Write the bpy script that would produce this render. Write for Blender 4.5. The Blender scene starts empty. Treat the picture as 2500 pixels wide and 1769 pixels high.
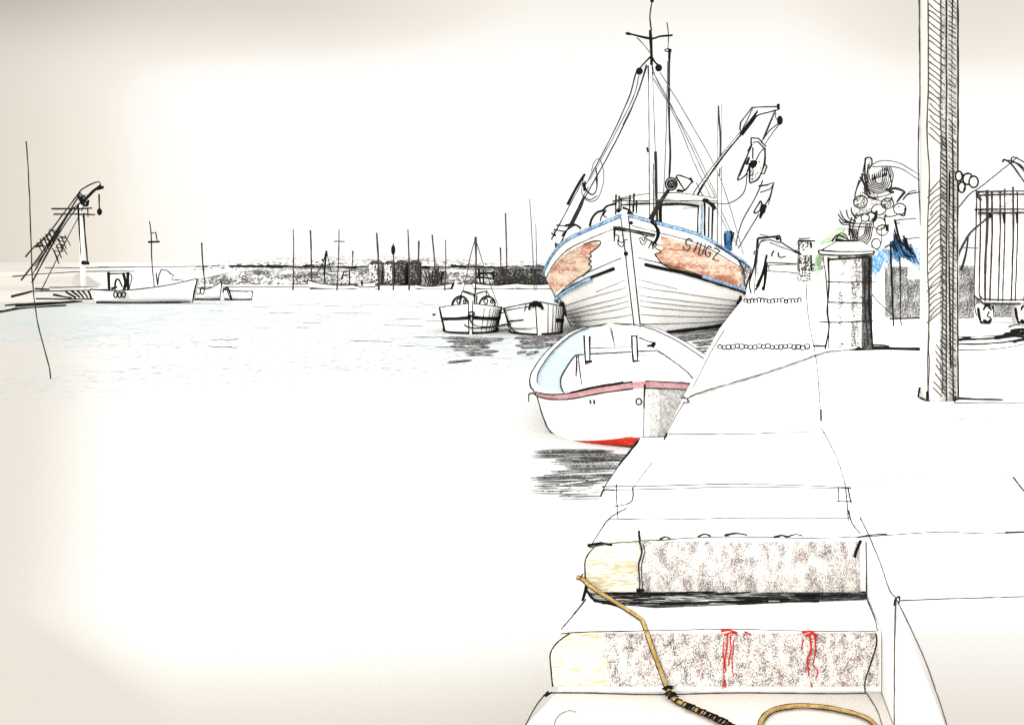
import bpy, math, random
import numpy as np
from mathutils import Vector, noise as mnoise

R = math.radians
random.seed(7)
rnd = random.Random(11)
SC = bpy.context.scene
COL = SC.collection

# ------------------------------------------------------------------ measuring
F, CX, HY, EYE = 2500.0, 1250.0, 640.0, 2.0     # focal length, centre column, horizon row (photo px), eye height
ZQ = 0.90                                       # quay top above the water
Z1, Z2 = 0.69, 0.478                            # the two treads

def P(x, y, d):
    return Vector(((x - CX) / F * d, d, EYE + (HY - y) / F * d))

def G(x, y, z):
    d = (EYE - z) * F / (y - HY)
    return P(x, y, d)

def PW(w, d):
    return w / F * d

# ------------------------------------------------------------------ materials
M = {}

def new_mat(name, rough=0.85, spec=0.1):
    m = bpy.data.materials.new(name)
    m.use_nodes = True
    b = m.node_tree.nodes['Principled BSDF']
    b.inputs['Roughness'].default_value = rough
    b.inputs['Specular IOR Level'].default_value = spec
    M[name] = m
    return m, m.node_tree.nodes, m.node_tree.links, b

def plain(name, c, rough=0.85, spec=0.1, var=0.0, scale=3.0):
    m, n, l, b = new_mat(name, rough, spec)
    if var:
        tc = n.new('ShaderNodeTexCoord')
        nz = n.new('ShaderNodeTexNoise'); nz.inputs['Scale'].default_value = scale; nz.inputs['Detail'].default_value = 4
        l.new(tc.outputs['Object'], nz.inputs['Vector'])
        mx = n.new('ShaderNodeMix'); mx.data_type = 'RGBA'
        mx.inputs[6].default_value = (*[v * (1 - var) for v in c], 1)
        mx.inputs[7].default_value = (*[min(v * (1 + var), .95) for v in c], 1)
        l.new(nz.outputs['Fac'], mx.inputs[0]); l.new(mx.outputs[2], b.inputs['Base Color'])
    else:
        b.inputs['Base Color'].default_value = (*c, 1)
    return m

def grain(name, col, base, cover, scale, stretch=(1, 1, 1), soft=0.05, low=0.5, rot=(0, 0, 0), col2=None):
    """crayon-like speckled colour over a base coat: cover 0..1"""
    m, n, l, b = new_mat(name)
    tc = n.new('ShaderNodeTexCoord')
    mp = n.new('ShaderNodeMapping'); mp.inputs['Scale'].default_value = stretch; mp.inputs['Rotation'].default_value = rot
    l.new(tc.outputs['Object'], mp.inputs['Vector'])
    n1 = n.new('ShaderNodeTexNoise'); n1.inputs['Scale'].default_value = scale; n1.inputs['Detail'].default_value = 3; n1.inputs['Roughness'].default_value = .7
    n2 = n.new('ShaderNodeTexNoise'); n2.inputs['Scale'].default_value = scale * .11; n2.inputs['Detail'].default_value = 3
    l.new(mp.outputs[0], n1.inputs['Vector']); l.new(mp.outputs[0], n2.inputs['Vector'])
    ma = n.new('ShaderNodeMath'); ma.operation = 'MULTIPLY_ADD'; ma.inputs[1].default_value = low
    l.new(n2.outputs['Fac'], ma.inputs[0]); l.new(n1.outputs['Fac'], ma.inputs[2])
    mean = .5 + low * .5
    thr = mean + (0.5 - cover) * 0.36
    mr = n.new('ShaderNodeMapRange'); mr.inputs['From Min'].default_value = thr - soft; mr.inputs['From Max'].default_value = thr + soft
    l.new(ma.outputs[0], mr.inputs['Value'])
    mx = n.new('ShaderNodeMix'); mx.data_type = 'RGBA'
    mx.inputs[6].default_value = (*base, 1); mx.inputs[7].default_value = (*col, 1)
    if col2:
        n3 = n.new('ShaderNodeTexNoise'); n3.inputs['Scale'].default_value = scale * .06; n3.inputs['Detail'].default_value = 2
        mp3 = n.new('ShaderNodeMapping'); mp3.inputs['Location'].default_value = (3.3, 7.1, 1.9)
        l.new(mp.outputs[0], mp3.inputs['Vector']); l.new(mp3.outputs[0], n3.inputs['Vector'])
        r3 = n.new('ShaderNodeMapRange'); r3.inputs['From Min'].default_value = .42; r3.inputs['From Max'].default_value = .58
        l.new(n3.outputs['Fac'], r3.inputs['Value'])
        mc = n.new('ShaderNodeMix'); mc.data_type = 'RGBA'
        mc.inputs[6].default_value = (*col, 1); mc.inputs[7].default_value = (*col2, 1)
        l.new(r3.outputs[0], mc.inputs[0]); l.new(mc.outputs[2], mx.inputs[7])
    l.new(mr.outputs[0], mx.inputs[0]); l.new(mx.outputs[2], b.inputs['Base Color'])
    return m

WHITE = (.86, .855, .835)
plain('white_paint', WHITE, .7)
plain('white_plaster', WHITE, .9, .02, .02, 2)
plain('pale_timber', (.62, .605, .57), .9, .02, .04, 20)
grain('timber_shade', (.09, .088, .085), (.62, .605, .57), .46, 220, (1, 1, .5), soft=.14, low=.3)
grain('pillar_shade_soft', (.05, .049, .048), WHITE, .58, 75, (1, 1, .7), soft=.12, low=.5)
grain('pillar_shade_dark', (.02, .02, .02), (.24, .24, .235), .74, 80, (1, 1, .7), soft=.12, low=.4)
grain('crate_grey', (.045, .044, .043), (.7, .7, .69), .66, 42, (1, 1, .8), soft=.12, low=.45)
plain('pale_sand', (.40, .385, .355), .9, .02)
plain('ink', (.008, .008, .008), .9, .02)
plain('soft_ink', (.022, .021, .02), .9, .02)
plain('pencil', (.05, .048, .046), .9, .02)
plain('faint_pencil', (.115, .112, .108), .9, .02)
plain('brown_pencil', (.045, .033, .029), .9, .02)
grain('rope_yellow', (.27, .155, .035), (.42, .32, .15), .55, 130, soft=.12)
plain('rope_white', (.75, .73, .68), .85, .03)
plain('red_paint', (.42, .018, .01), .8, .05, .2, 30)
for nm, s in (('near', 170), ('mid', 55), ('boat', 24), ('far', 8)):
    grain('char_light_' + nm, (.03, .028, .027), WHITE, .36, s)
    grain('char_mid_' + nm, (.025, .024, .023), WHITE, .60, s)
    grain('char_dark_' + nm, (.018, .017, .017), (.26, .26, .255), .80, s)
grain('side_shade_light', (.07, .069, .068), WHITE, .40, 260, soft=.10, low=.25)
grain('side_shade', (.055, .054, .053), WHITE, .53, 260, soft=.10, low=.25)
grain('blue_rail', (.045, .15, .32), (.34, .48, .60), .52, 26, (1, 1, 1))
grain('blue_inside', (.28, .385, .44), (.47, .50, .505), .55, 30, (1, 1, 2.5), soft=.25)
grain('blue_net', (.08, .24, .46), (.44, .55, .64), .50, 40, (1, 1, .3))
grain('deep_blue', (.01, .06, .16), (.08, .2, .36), .65, 30)
grain('orange_panel', (.37, .13, .068), (.72, .58, .46), .45, 16, (.35, .35, 2.6), soft=.12, low=.8)
grain('pink_band', (.38, .08, .115), (.52, .38, .385), .45, 60, (1, 1, 3), soft=.15)
grain('boot_red', (.42, .02, .01), (.5, .08, .04), .8, 40)
grain('green_net', (.14, .30, .12), (.52, .62, .48), .42, 40, (1, 1, 1), soft=.12)
grain('riser_stain', (.075, .07, .068), (.82, .79, .75), .48, 290, (1, 1, .7), soft=.10, low=.42, col2=(.15, .10, .095))
grain('riser_yellow', (.46, .40, .25), (.80, .77, .67), .42, 90, (.35, 1, 2.2), soft=.10, low=.5, rot=(0, .7, 0))
grain('step_shadow', (.014, .014, .014), (.5, .5, .49), .74, 110, (.10, 1.0, 1), soft=.06, low=.5)
grain('hill_far', (.06, .06, .058), WHITE, .53, 1.6, (.6, 1, 2.0), soft=.06, low=.3)
grain('shore_grey', (.05, .05, .049), (.74, .73, .70), .62, 6.0, (.7, 1, 1.6), soft=.07, low=.55)
grain('shore_dark', (.02, .02, .02), (.42, .41, .4), .68, 6, (.35, 1, 2), soft=.06, low=.5)
grain('hull_reflection', (.012, .012, .012), (.55, .55, .55), .70, 30, (.5, 1, 1), soft=.06)
grain('hull_reflection_near', (.012, .012, .012), (.45, .45, .45), .74, 90, (.4, 1, 1), soft=.06)
grain('ripple_soft', (.10, .10, .10), WHITE, .38, 34, (.5, 1, 1), soft=.05, low=.2)

def water_material():
    m, n, l, b = new_mat('harbour_water', .5, .12)
    geo = n.new('ShaderNodeNewGeometry')
    sep = n.new('ShaderNodeSeparateXYZ'); l.new(geo.outputs['Position'], sep.inputs[0])
    def mrange(src, a, bb, c=0., d=1.):
        r = n.new('ShaderNodeMapRange'); r.interpolation_type = 'SMOOTHSTEP'
        r.inputs['From Min'].default_value = a; r.inputs['From Max'].default_value = bb
        r.inputs['To Min'].default_value = c; r.inputs['To Max'].default_value = d
        l.new(src, r.inputs['Value']); return r.outputs[0]
    def mul(a, bb):
        k = n.new('ShaderNodeMath'); k.operation = 'MULTIPLY'; l.new(a, k.inputs[0]); l.new(bb, k.inputs[1]); return k.outputs[0]
    def nz(scale, st, det=4, off=0):
        mp = n.new('ShaderNodeMapping'); mp.inputs['Scale'].default_value = st; mp.inputs['Location'].default_value = (off, off, 0)
        l.new(geo.outputs['Position'], mp.inputs['Vector'])
        t = n.new('ShaderNodeTexNoise'); t.inputs['Scale'].default_value = scale; t.inputs['Detail'].default_value = det
        t.inputs['Roughness'].default_value = .65
        l.new(mp.outputs[0], t.inputs['Vector']); return t.outputs['Fac']
    band = mul(mrange(sep.outputs['Y'], 12, 24), mrange(sep.outputs['Y'], 62, 76, 1, 0))
    blue = mul(mul(mrange(nz(.16, (.6, .45, 1)), .38, .60), mrange(nz(2.2, (.5, 1.2, 1), 4, 5), .38, .60)), band)
    band2 = mul(mrange(sep.outputs['Y'], 13, 20), mrange(sep.outputs['Y'], 48, 58, 1, 0))
    gr = mul(mul(mrange(nz(.22, (.5, .4, 1), 3, 9), .42, .56), mrange(nz(5, (.8, .9, 1), 4, 2), .54, .62)), band2)
    xy = n.new('ShaderNodeMath'); xy.operation = 'MULTIPLY_ADD'; xy.inputs[1].default_value = .385
    l.new(sep.outputs['Y'], xy.inputs[0]); l.new(sep.outputs['X'], xy.inputs[2])   # x + .37 y : cream vignette painted into the water towards the left
    yp = n.new('ShaderNodeMath'); yp.operation = 'ADD'; yp.inputs[1].default_value = 3; l.new(sep.outputs['Y'], yp.inputs[0])
    dv_ = n.new('ShaderNodeMath'); dv_.operation = 'DIVIDE'; l.new(xy.outputs[0], dv_.inputs[0]); l.new(yp.outputs[0], dv_.inputs[1])
    vignette_tint = mrange(dv_.outputs[0], -.085, .045, 1, 0)
    near = mrange(sep.outputs['Y'], 4.2, 6.0, 1, 0)
    mxx = n.new('ShaderNodeMath'); mxx.operation = 'ADD'; mxx.use_clamp = True; l.new(vignette_tint, mxx.inputs[0]); l.new(near, mxx.inputs[1]); vignette_tint = mxx.outputs[0]
    def mix(f, a, c):
        k = n.new('ShaderNodeMix'); k.data_type = 'RGBA'; l.new(f, k.inputs[0])
        if isinstance(a, tuple): k.inputs[6].default_value = (*a, 1)
        else: l.new(a, k.inputs[6])
        k.inputs[7].default_value = (*c, 1); return k.outputs[2]
    c = mix(vignette_tint, (.53, .53, .522), (.345, .325, .293))
    c = mix(blue, c, (.285, .355, .375))
    c = mix(gr, c, (.20, .205, .207))
    l.new(c, b.inputs['Base Color'])
    bp = n.new('ShaderNodeBump'); bp.inputs['Strength'].default_value = .08; bp.inputs['Distance'].default_value = .05
    l.new(nz(1.6, (.5, 1, 1), 3, 1), bp.inputs['Height']); l.new(bp.outputs[0], b.inputs['Normal'])
water_material()

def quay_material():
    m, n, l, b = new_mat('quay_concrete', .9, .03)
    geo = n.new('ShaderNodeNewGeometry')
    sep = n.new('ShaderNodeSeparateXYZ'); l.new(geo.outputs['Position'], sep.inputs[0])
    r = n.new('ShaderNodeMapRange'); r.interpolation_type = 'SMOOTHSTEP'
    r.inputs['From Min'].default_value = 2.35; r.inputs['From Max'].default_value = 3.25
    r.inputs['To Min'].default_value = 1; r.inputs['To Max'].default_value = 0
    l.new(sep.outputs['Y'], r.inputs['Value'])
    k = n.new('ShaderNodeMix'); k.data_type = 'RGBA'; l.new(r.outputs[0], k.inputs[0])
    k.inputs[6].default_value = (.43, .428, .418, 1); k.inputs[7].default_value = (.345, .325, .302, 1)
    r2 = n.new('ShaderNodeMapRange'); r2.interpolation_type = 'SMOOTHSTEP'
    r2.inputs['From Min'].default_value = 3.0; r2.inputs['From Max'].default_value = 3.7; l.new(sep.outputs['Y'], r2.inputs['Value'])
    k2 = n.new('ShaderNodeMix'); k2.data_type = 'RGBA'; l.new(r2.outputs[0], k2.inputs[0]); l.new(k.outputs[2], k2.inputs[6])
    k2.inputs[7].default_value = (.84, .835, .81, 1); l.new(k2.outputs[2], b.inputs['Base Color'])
quay_material()
plain('step_stone', (.55, .52, .485), .9, .03, .03, 9)

# ------------------------------------------------------------------ mesh builder
def smooth_path(pts, sub=6, closed=False):
    n = len(pts)
    if n < 3: return list(pts)
    out = []
    rng = range(n) if closed else range(n - 1)
    for i in rng:
        p0 = pts[(i - 1) % n] if (closed or i > 0) else pts[i]
        p1 = pts[i]; p2 = pts[(i + 1) % n]
        p3 = pts[(i + 2) % n] if (closed or i + 2 < n) else p2
        for k in range(sub):
            t = k / sub
            out.append(.5 * ((2 * p1) + (p2 - p0) * t + (2 * p0 - 5 * p1 + 4 * p2 - p3) * t * t + (3 * p1 - p0 - 3 * p2 + p3) * t ** 3))
    if not closed: out.append(pts[-1])
    return out

class MB:
    def __init__(s): s.v, s.f, s.m, s.names = [], [], [], []
    def mi(s, name):
        if name not in s.names: s.names.append(name)
        return s.names.index(name)
    def face(s, pts, mat):
        b = len(s.v); s.v += [Vector(p) for p in pts]; s.f.append(list(range(b, b + len(pts)))); s.m.append(s.mi(mat))
    def grid(s, rows, mat):
        b = len(s.v); nr, nc = len(rows), len(rows[0]); k = s.mi(mat)
        for r in rows: s.v += [Vector(p) for p in r]
        for i in range(nr - 1):
            for j in range(nc - 1):
                a = b + i * nc + j; s.f.append([a, a + 1, a + nc + 1, a + nc]); s.m.append(k)
    def tube(s, pts, r, mat='ink', closed=False, n=6, taper=None, jit=0.0, flat=1.0):
        pts = [Vector(p) for p in pts]; N = len(pts); k = s.mi(mat); b = len(s.v)
        seed = rnd.uniform(0, 500)
        up = None; acc = 0.0
        for i, p in enumerate(pts):
            a = pts[i - 1] if i > 0 else (pts[-1] if closed else p)
            c = pts[i + 1] if i < N - 1 else (pts[0] if closed else p)
            t = (c - a)
            t = t.normalized() if t.length > 1e-9 else Vector((0, 0, 1))
            if up is None:
                up = t.cross(Vector((0, 1, 0)))
                if up.length < .05: up = t.cross(Vector((1, 0, 0)))
            up = (up - t * up.dot(t)); up.normalize(); sd = t.cross(up)
            acc += (p - pts[i - 1]).length if i else 0
            rr = r[i] if isinstance(r, (list, tuple)) else r
            u = i / max(1, N - 1)
            if taper: rr *= taper[0] + (taper[1] - taper[0]) * u
            q = p
            if jit:
                w = 14.0 * (rr + 1e-6) / (r if not isinstance(r, (list, tuple)) else rr)
                ph = acc / (r if not isinstance(r, (list, tuple)) else rr) * .045 + seed
                rr *= 1 + .38 * (mnoise.noise(Vector((ph * 1.7, seed, 3))))
                q = p + up * (jit * mnoise.noise(Vector((ph, seed, 0)))) + sd * (jit * mnoise.noise(Vector((ph, seed, 9))))
            for j in range(n):
                an = 2 * math.pi * j / n
                s.v.append(q + up * (rr * math.cos(an)) + sd * (rr * math.sin(an) * flat))
        for i in range(N if closed else N - 1):
            i2 = (i + 1) % N
            for j in range(n):
                j2 = (j + 1) % n
                s.f.append([b + i * n + j, b + i * n + j2, b + i2 * n + j2, b + i2 * n + j]); s.m.append(k)
        if not closed:
            s.f.append([b + j for j in range(n)][::-1]); s.m.append(k)
            s.f.append([b + (N - 1) * n + j for j in range(n)]); s.m.append(k)
    def pen(s, pts, wpx=4, mat='ink', closed=False, smooth=True, jit=.8, taper=(1, .75), dens=14):
        """a dark line of about wpx photo pixels along 3-D points: wire, seam, edge trim"""
        pts = [Vector(p) for p in pts]
        d = sum(p.y for p in pts) / len(pts); d = max(d, 1.0)
        if smooth and len(pts) > 2: pts = smooth_path(pts, 6, closed)
        if d > 45: wpx *= .86
        step = PW(dens, d); out = []
        n = len(pts)
        for i in range(n if closed else n - 1):
            a, c = pts[i], pts[(i + 1) % n]; L = (c - a).length; k = max(1, min(60, int(L / step)))
            for q in range(k): out.append(a.lerp(c, q / k))
        if not closed: out.append(pts[-1])
        rr = [PW(wpx * .93 + .3, p.y if p.y > 1 else d) * .5 for p in out]
        s.tube(out, rr, mat, closed, 5, None if closed else taper, PW(jit, d))
    def ln(s, pts, d=None, w=4, mat='ink', **k):
        s.pen([P(p[0], p[1], p[2] if len(p) > 2 else d) for p in pts], w, mat, **k)
    def box(s, lo, hi, mat, edge=0, emat='ink', mtx=None, faces=None):
        x0, y0, z0 = lo; x1, y1, z1 = hi
        c = [Vector(q) for q in ((x0, y0, z0), (x1, y0, z0), (x1, y1, z0), (x0, y1, z0), (x0, y0, z1), (x1, y0, z1), (x1, y1, z1), (x0, y1, z1))]
        if mtx: c = [mtx(q) for q in c]
        F6 = {'bottom': (3, 2, 1, 0), 'top': (4, 5, 6, 7), 'front': (0, 1, 5, 4), 'right': (1, 2, 6, 5), 'back': (2, 3, 7, 6), 'left': (3, 0, 4, 7)}
        for nm, ix in F6.items(): s.face([c[i] for i in ix], (faces or {}).get(nm, mat))
        if edge:
            for a, e in ((0, 1), (1, 2), (2, 3), (3, 0), (4, 5), (5, 6), (6, 7), (7, 4), (0, 4), (1, 5), (2, 6), (3, 7)):
                s.pen([c[a], c[e]], edge, emat, smooth=False)
    def prism(s, poly, z0, z1, mat, side=None):
        n = len(poly)
        s.face([(p[0], p[1], z1) for p in poly], mat); s.face([(p[0], p[1], z0) for p in poly][::-1], mat)
        for i in range(n):
            a, b = poly[i], poly[(i + 1) % n]
            s.face([(a[0], a[1], z0), (b[0], b[1], z0), (b[0], b[1], z1), (a[0], a[1], z1)], side or mat)
    def ball(s, c, r, mat, sc=(1, 1, 1), nu=14, nv=9, lump=0):
        rows = []
        for i in range(nv + 1):
            th = math.pi * i / nv; row = []
            for j in range(nu + 1):
                ph = 2 * math.pi * (j % nu) / nu
                dv = Vector((math.sin(th) * math.cos(ph), math.sin(th) * math.sin(ph), math.cos(th)))
                k = 1 + lump * mnoise.noise(dv * 2.2 + Vector(c) * 3)
                row.append(Vector(c) + Vector((dv.x * sc[0], dv.y * sc[1], dv.z * sc[2])) * r * k)
            rows.append(row)
        s.grid(rows, mat)
    def ring(s, c, rx, rz, r, mat='ink', n=20, axis='y', tilt=0, jit=0):
        pts = []
        for i in range(n):
            a = 2 * math.pi * i / n
            u, w = rx * math.cos(a), rz * math.sin(a)
            u, w = u * math.cos(tilt) - w * math.sin(tilt), u * math.sin(tilt) + w * math.cos(tilt)
            pts.append(Vector(c) + (Vector((u, 0, w)) if axis == 'y' else Vector((u, w, 0)) if axis == 'z' else Vector((0, u, w))))
        s.tube(pts, r, mat, True, 5, None, jit)
    def pole(s, a, b, r0, r1, mat='white_paint', w=3, ink='ink'):
        """round spar with a dark seam down each side"""
        a, b = Vector(a), Vector(b)
        pts = [a.lerp(b, i / 10) for i in range(11)]
        s.tube(pts, [r0 + (r1 - r0) * i / 10 for i in range(11)], mat, n=10)
        t = (b - a).normalized(); sd = t.cross(Vector((0, 1, 0))).normalized()
        for sg in (-1, 1):
            s.pen([p + sd * sg * (r0 + (r1 - r0) * i / 10) for i, p in enumerate(pts)], w, ink, smooth=False)
    def build(s, name, parent=None, smooth=True, loc=None):
        me = bpy.data.meshes.new(name)
        off = Vector((0, 0, 0))
        if parent is not None: off = parent['_w'] if '_w' in parent else Vector((0, 0, 0))
        off = Vector(off)
        base = Vector(loc) if loc is not None else (off if parent is not None else Vector((0, 0, 0)))
        me.from_pydata([tuple(v - base) for v in s.v], [], s.f)
        for nm in s.names: me.materials.append(M[nm])
        me.polygons.foreach_set('material_index', s.m)
        if smooth: me.polygons.foreach_set('use_smooth', [True] * len(s.f))
        me.validate(); me.update()
        o = bpy.data.objects.new(name, me); COL.objects.link(o)
        if parent is not None: o.parent = parent; o.location = base - off
        else: o.location = base
        WPOS[o.name] = base
        return o

WPOS = {}
class _W(dict): pass

def thing(name, label, cat, loc, group=None):
    o = bpy.data.objects.new(name, None); COL.objects.link(o); o.location = loc; o.empty_display_size = .2
    o['label'] = label; o['category'] = cat
    if group: o['group'] = group
    WPOS[o.name] = Vector(loc)
    return o

def part(mb, name, parent, smooth=True, label=None):
    base = WPOS[parent.name]
    me = bpy.data.meshes.new(name)
    me.from_pydata([tuple(v - base) for v in mb.v], [], mb.f)
    for nm in mb.names: me.materials.append(M[nm])
    me.polygons.foreach_set('material_index', mb.m)
    me.polygons.foreach_set('use_smooth', [smooth] * len(mb.f))
    me.validate(); me.update()
    o = bpy.data.objects.new(name, me); COL.objects.link(o); o.parent = parent
    WPOS[o.name] = base
    if label: o['label'] = label
    return o

def whole(mb, name, label, cat, group=None, smooth=True, loc=None):
    lo = loc if loc is not None else Vector((sum(v.x for v in mb.v) / len(mb.v), sum(v.y for v in mb.v) / len(mb.v), min(v.z for v in mb.v)))
    o = mb.build(name, None, smooth, lo)
    o['label'] = label; o['category'] = cat
    if group: o['group'] = group
    return o

def setting(mb, name, kind='structure', smooth=False):
    o = mb.build(name, None, smooth); o['kind'] = kind
    return o

# ------------------------------------------------------------------ setting: water, quay, steps, far land
mb = MB(); mb.grid([[(-2500, -60, 0), (-40, -60, 0), (40, -60, 0), (2500, -60, 0)], [(-2500, 150, 0), (-40, 150, 0), (40, 150, 0), (2500, 150, 0)],
                    [(-2500, 5000, 0), (-40, 5000, 0), (40, 5000, 0), (2500, 5000, 0)]], 'harbour_water')
setting(mb, 'water')

left_edge = [(.31, 4.07), (.43, 4.41), (.45, 4.6), (.412, 4.79), (.472, 5.11), (.797, 6.42), (.955, 6.43), (1.52, 8.87), (3.45, 17), (6.75, 30), (10.6, 46), (21, 90)]
right_edge = [(-.35, -3), (.5, .05), (1.03, 2.44), (1.25, 3.33), (1.405, 4.07)]
mb = MB()
mb.prism(left_edge + [(80, 90), (80, -3)] + right_edge, -2.0, ZQ, 'quay_concrete', 'white_plaster')  # side faces coated lighter than the top to offset their shade
zq = ZQ + .001
def gl(pts, w, mat='pencil', z=zq, **k): mb.pen([G(x, y, z) for x, y in pts], w, mat, **k)
gl([(1768, 806), (1735, 860), (1690, 950)], 3)
gl([(1683, 962), (1650, 1015), (1624, 1066)], 3, 'pencil')
gl([(1562, 1070), (1532, 1108), (1482, 1178), (1466, 1212)], 3.5, 'soft_ink')
gl([(1558, 1076), (1536, 1104), (1512, 1134)], 8, 'ink')
gl([(1628, 1058), (1621, 1073)], 7, 'ink')
gl([(1566, 1068), (1622, 1064)], 2.5)
gl([(1592, 1128), (1568, 1160), (1545, 1192)], 2.5, 'faint_pencil')
gl([(1545, 1190), (1545, 1215), (1535, 1228), (1502, 1236)], 4, 'soft_ink')
gl([(1530, 1240), (1490, 1263), (1462, 1300), (1440, 1336)], 3.5, 'soft_ink')
gl([(1968, 692), (1972, 760), (1990, 860), (2000, 960), (2004, 1028)], 2.6)
gl([(2004, 1000), (2005, 1028)], 5, 'ink')
gl([(2006, 1046), (2025, 1080), (2048, 1130), (2066, 1190)], 2.4)
gl([(1632, 1060), (1800, 1060), (1900, 1056), (2014, 1056)], 4)
gl([(1990, 1009), (2040, 1010)], 2, 'faint_pencil')
gl([(1470, 1188), (1600, 1186), (1760, 1182), (1940, 1184), (2078, 1190)], 4)
gl([(1480, 1196), (1640, 1193), (1800, 1188), (2078, 1192)], 3.5)
gl([(1500, 1197), (1475, 1196), (1466, 1212)], 6, 'ink')
gl([(1505, 1182), (1506, 1225), (1509, 1265)], 3, 'soft_ink')
gl([(1485, 1266), (1620, 1268), (1800, 1264), (1930, 1264), (2076, 1264)], 3.4)
gl([(2064, 1188), (2068, 1225), (2071, 1270)], 3.2, 'soft_ink')
gl([(2047, 1190), (2048, 1224)], 3, 'soft_ink'); gl([(2042, 1224), (2080, 1224)], 4.5, 'ink')
gl([(2070, 1190), (2078, 1228)], 4, 'ink')
gl([(2072, 1245), (2080, 1275), (2100, 1302)], 4, 'soft_ink')
gl([(2042, 1183), (2140, 1173), (2260, 1166), (2400, 1165), (2480, 1168)], 2, 'faint_pencil')
gl([(2474, 1165), (2500, 1198), (2560, 1270)], 4.5, 'ink')
gl([(2340, 1023), (2420, 1020)], 2.5, 'faint_pencil')
gl([(2085, 1312), (2180, 1305), (2300, 1298), (2420, 1302), (2620, 1294)], 3.4)
gl([(2455, 1299), (2560, 1296)], 5, 'soft_ink')
gl([(2195, 1466), (2280, 1462), (2420, 1458), (2620, 1452)], 3.6)
gl([(1600, 1318), (1700, 1312), (1800, 1310), (1960, 1313), (2072, 1311), (2092, 1312)], 3.4)
gl([(1440, 1336), (1490, 1326), (1540, 1322), (1610, 1316)], 3.4)
for a, b, y, w in ((1436, 1494, 1328, 8), (1612, 1636, 1312, 7), (1705, 1735, 1306, 7), (1770, 1824, 1304, 8), (1890, 1925, 1309, 9), (1925, 1960, 1306, 5)):
    gl([(a, y + 3), ((a + b) / 2, y - 2), (b, y + 2)], w, 'ink')
gl([(1560, 1296), (1562, 1318)], 8, 'ink')
gl([(2092, 1312), (2130, 1305), (2165, 1303)], 6, 'soft_ink')
gl([(2100, 1262), (2122, 1308), (2150, 1375), (2172, 1440), (2190, 1465), (2250, 1590), (2290, 1700), (2312, 1769), (2330, 1830)], 3.2)
gl([(2183, 1476), (2186, 1462), (2196, 1455), (2194, 1474)], 5, 'ink')
# joint on the side wall of the step well, and its front corner by the upper riser
mb.pen([(1.247, 3.33, ZQ), (1.236, 3.31, .70), (1.228, 3.29, .48)], 3.6, 'pencil')
mb.pen([(1.398, 4.04, ZQ), (1.396, 4.03, .8), (1.392, 4.02, Z1)], 4.5, 'soft_ink')
mb.pen([P(2102, 1318, 4.05), P(2090, 1345, 4.05), P(2087, 1360, 4.05)], 8, 'ink')
# shadow lines drawn on the paving at the feet of square post and pillar
gl([(2338, 974), (2400, 976), (2448, 977)], 9, 'ink'); gl([(2330, 984), (2430, 983), (2520, 985), (2640, 985)], 4, 'ink')
gl([(1985, 846), (2060, 846), (2130, 843), (2170, 846)], 9, 'soft_ink')
gl([(2085, 855), (2150, 853), (2240, 855), (2262, 856)], 19, 'ink')
setting(mb, 'quay')

mb = MB()
mb.prism([(.31, 4.066), (1.400, 4.066), (1.312, 3.64), (.165, 3.64)], -2.0, Z1, 'quay_concrete', 'white_plaster')
mb.prism([(.163, 3.636), (1.308, 3.636), (1.245, 3.33), (1.025, 2.44), (.495, .05), (-.36, -3), (-2.0, -3), (-1.02, .05), (.047, 3.37)], -2.0, Z2, 'step_stone', 'white_plaster')
# rough stained riser faces, standing a few millimetres proud, yellowed at the water end
def riser(d, x0, xm, x1, z0, z1, bulge):
    xs0 = []
    n = 14
    for i in range(n + 1):
        t = i / n; z = z0 + (z1 - z0) * t
        xs0.append((x0 - bulge * math.sin(math.pi * (1 - t) ** .8) + (.06 * (max(0, t - .55) / .45) ** 2), z))
    mb.grid([[(x, d, z) for x, z in xs0], [(xm + .012 * math.sin(i * 1.3), d, z) for i, (x, z) in enumerate(xs0)]], 'riser_yellow')
    mb.grid([[(xm + .012 * math.sin(i * 1.3), d, z) for i, (x, z) in enumerate(xs0)], [(x1, d, z) for x, z in xs0]], 'riser_stain')
    mb.pen([(x, d, z) for x, z in xs0], 4.2, 'ink')
riser(4.058, P(1432, 0, 4.058).x, P(1560, 0, 4.058).x, P(2099, 0, 4.058).x, Z1 + .004, ZQ - .006, .006)
riser(3.630, P(1350, 0, 3.63).x, P(1478, 0, 3.63).x, P(2146, 0, 3.63).x, Z2 + .02, Z1 - .004, .01)
def pl(pts, d, w, mat='ink', **k): mb.ln(pts, d, w, mat, **k)
pl([(1560, 1320), (1566, 1345), (1559, 1380), (1562, 1420), (1560, 1442)], 4.05, 4, 'ink')
pl([(1571, 1330), (1573, 1350), (1566, 1385), (1569, 1440)], 4.05, 3, 'soft_ink')
pl([(1554, 1440), (1572, 1440)], 4.05, 9, 'ink')
# painted shadow band where the upper riser meets the tread
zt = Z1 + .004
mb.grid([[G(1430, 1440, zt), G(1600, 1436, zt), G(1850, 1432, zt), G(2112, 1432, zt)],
         [G(1450, 1468, zt), G(1600, 1482, zt), G(1850, 1472, zt), G(2118, 1462, zt)]], 'step_shadow')
def tl(pts, w, mat='ink', z=Z1 + .006): mb.pen([G(x, y, z) for x, y in pts], w, mat)
for k in range(20):
    x = rnd.uniform(1450, 1950); y = rnd.uniform(1437, 1474); L = rnd.uniform(60, 200)
    tl([(x, y), (x + L / 2, y - 1), (min(x + L, 2112), y - rnd.uniform(0, 5))], rnd.uniform(3, 7))
tl([(1430, 1437), (1450, 1462), (1490, 1472), (1520, 1482)], 7)
tl([(1448, 1440), (1600, 1434), (1900, 1432), (2112, 1432)], 6)
tl([(1430, 1462), (1400, 1500), (1370, 1535)], 4, 'ink')
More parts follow.
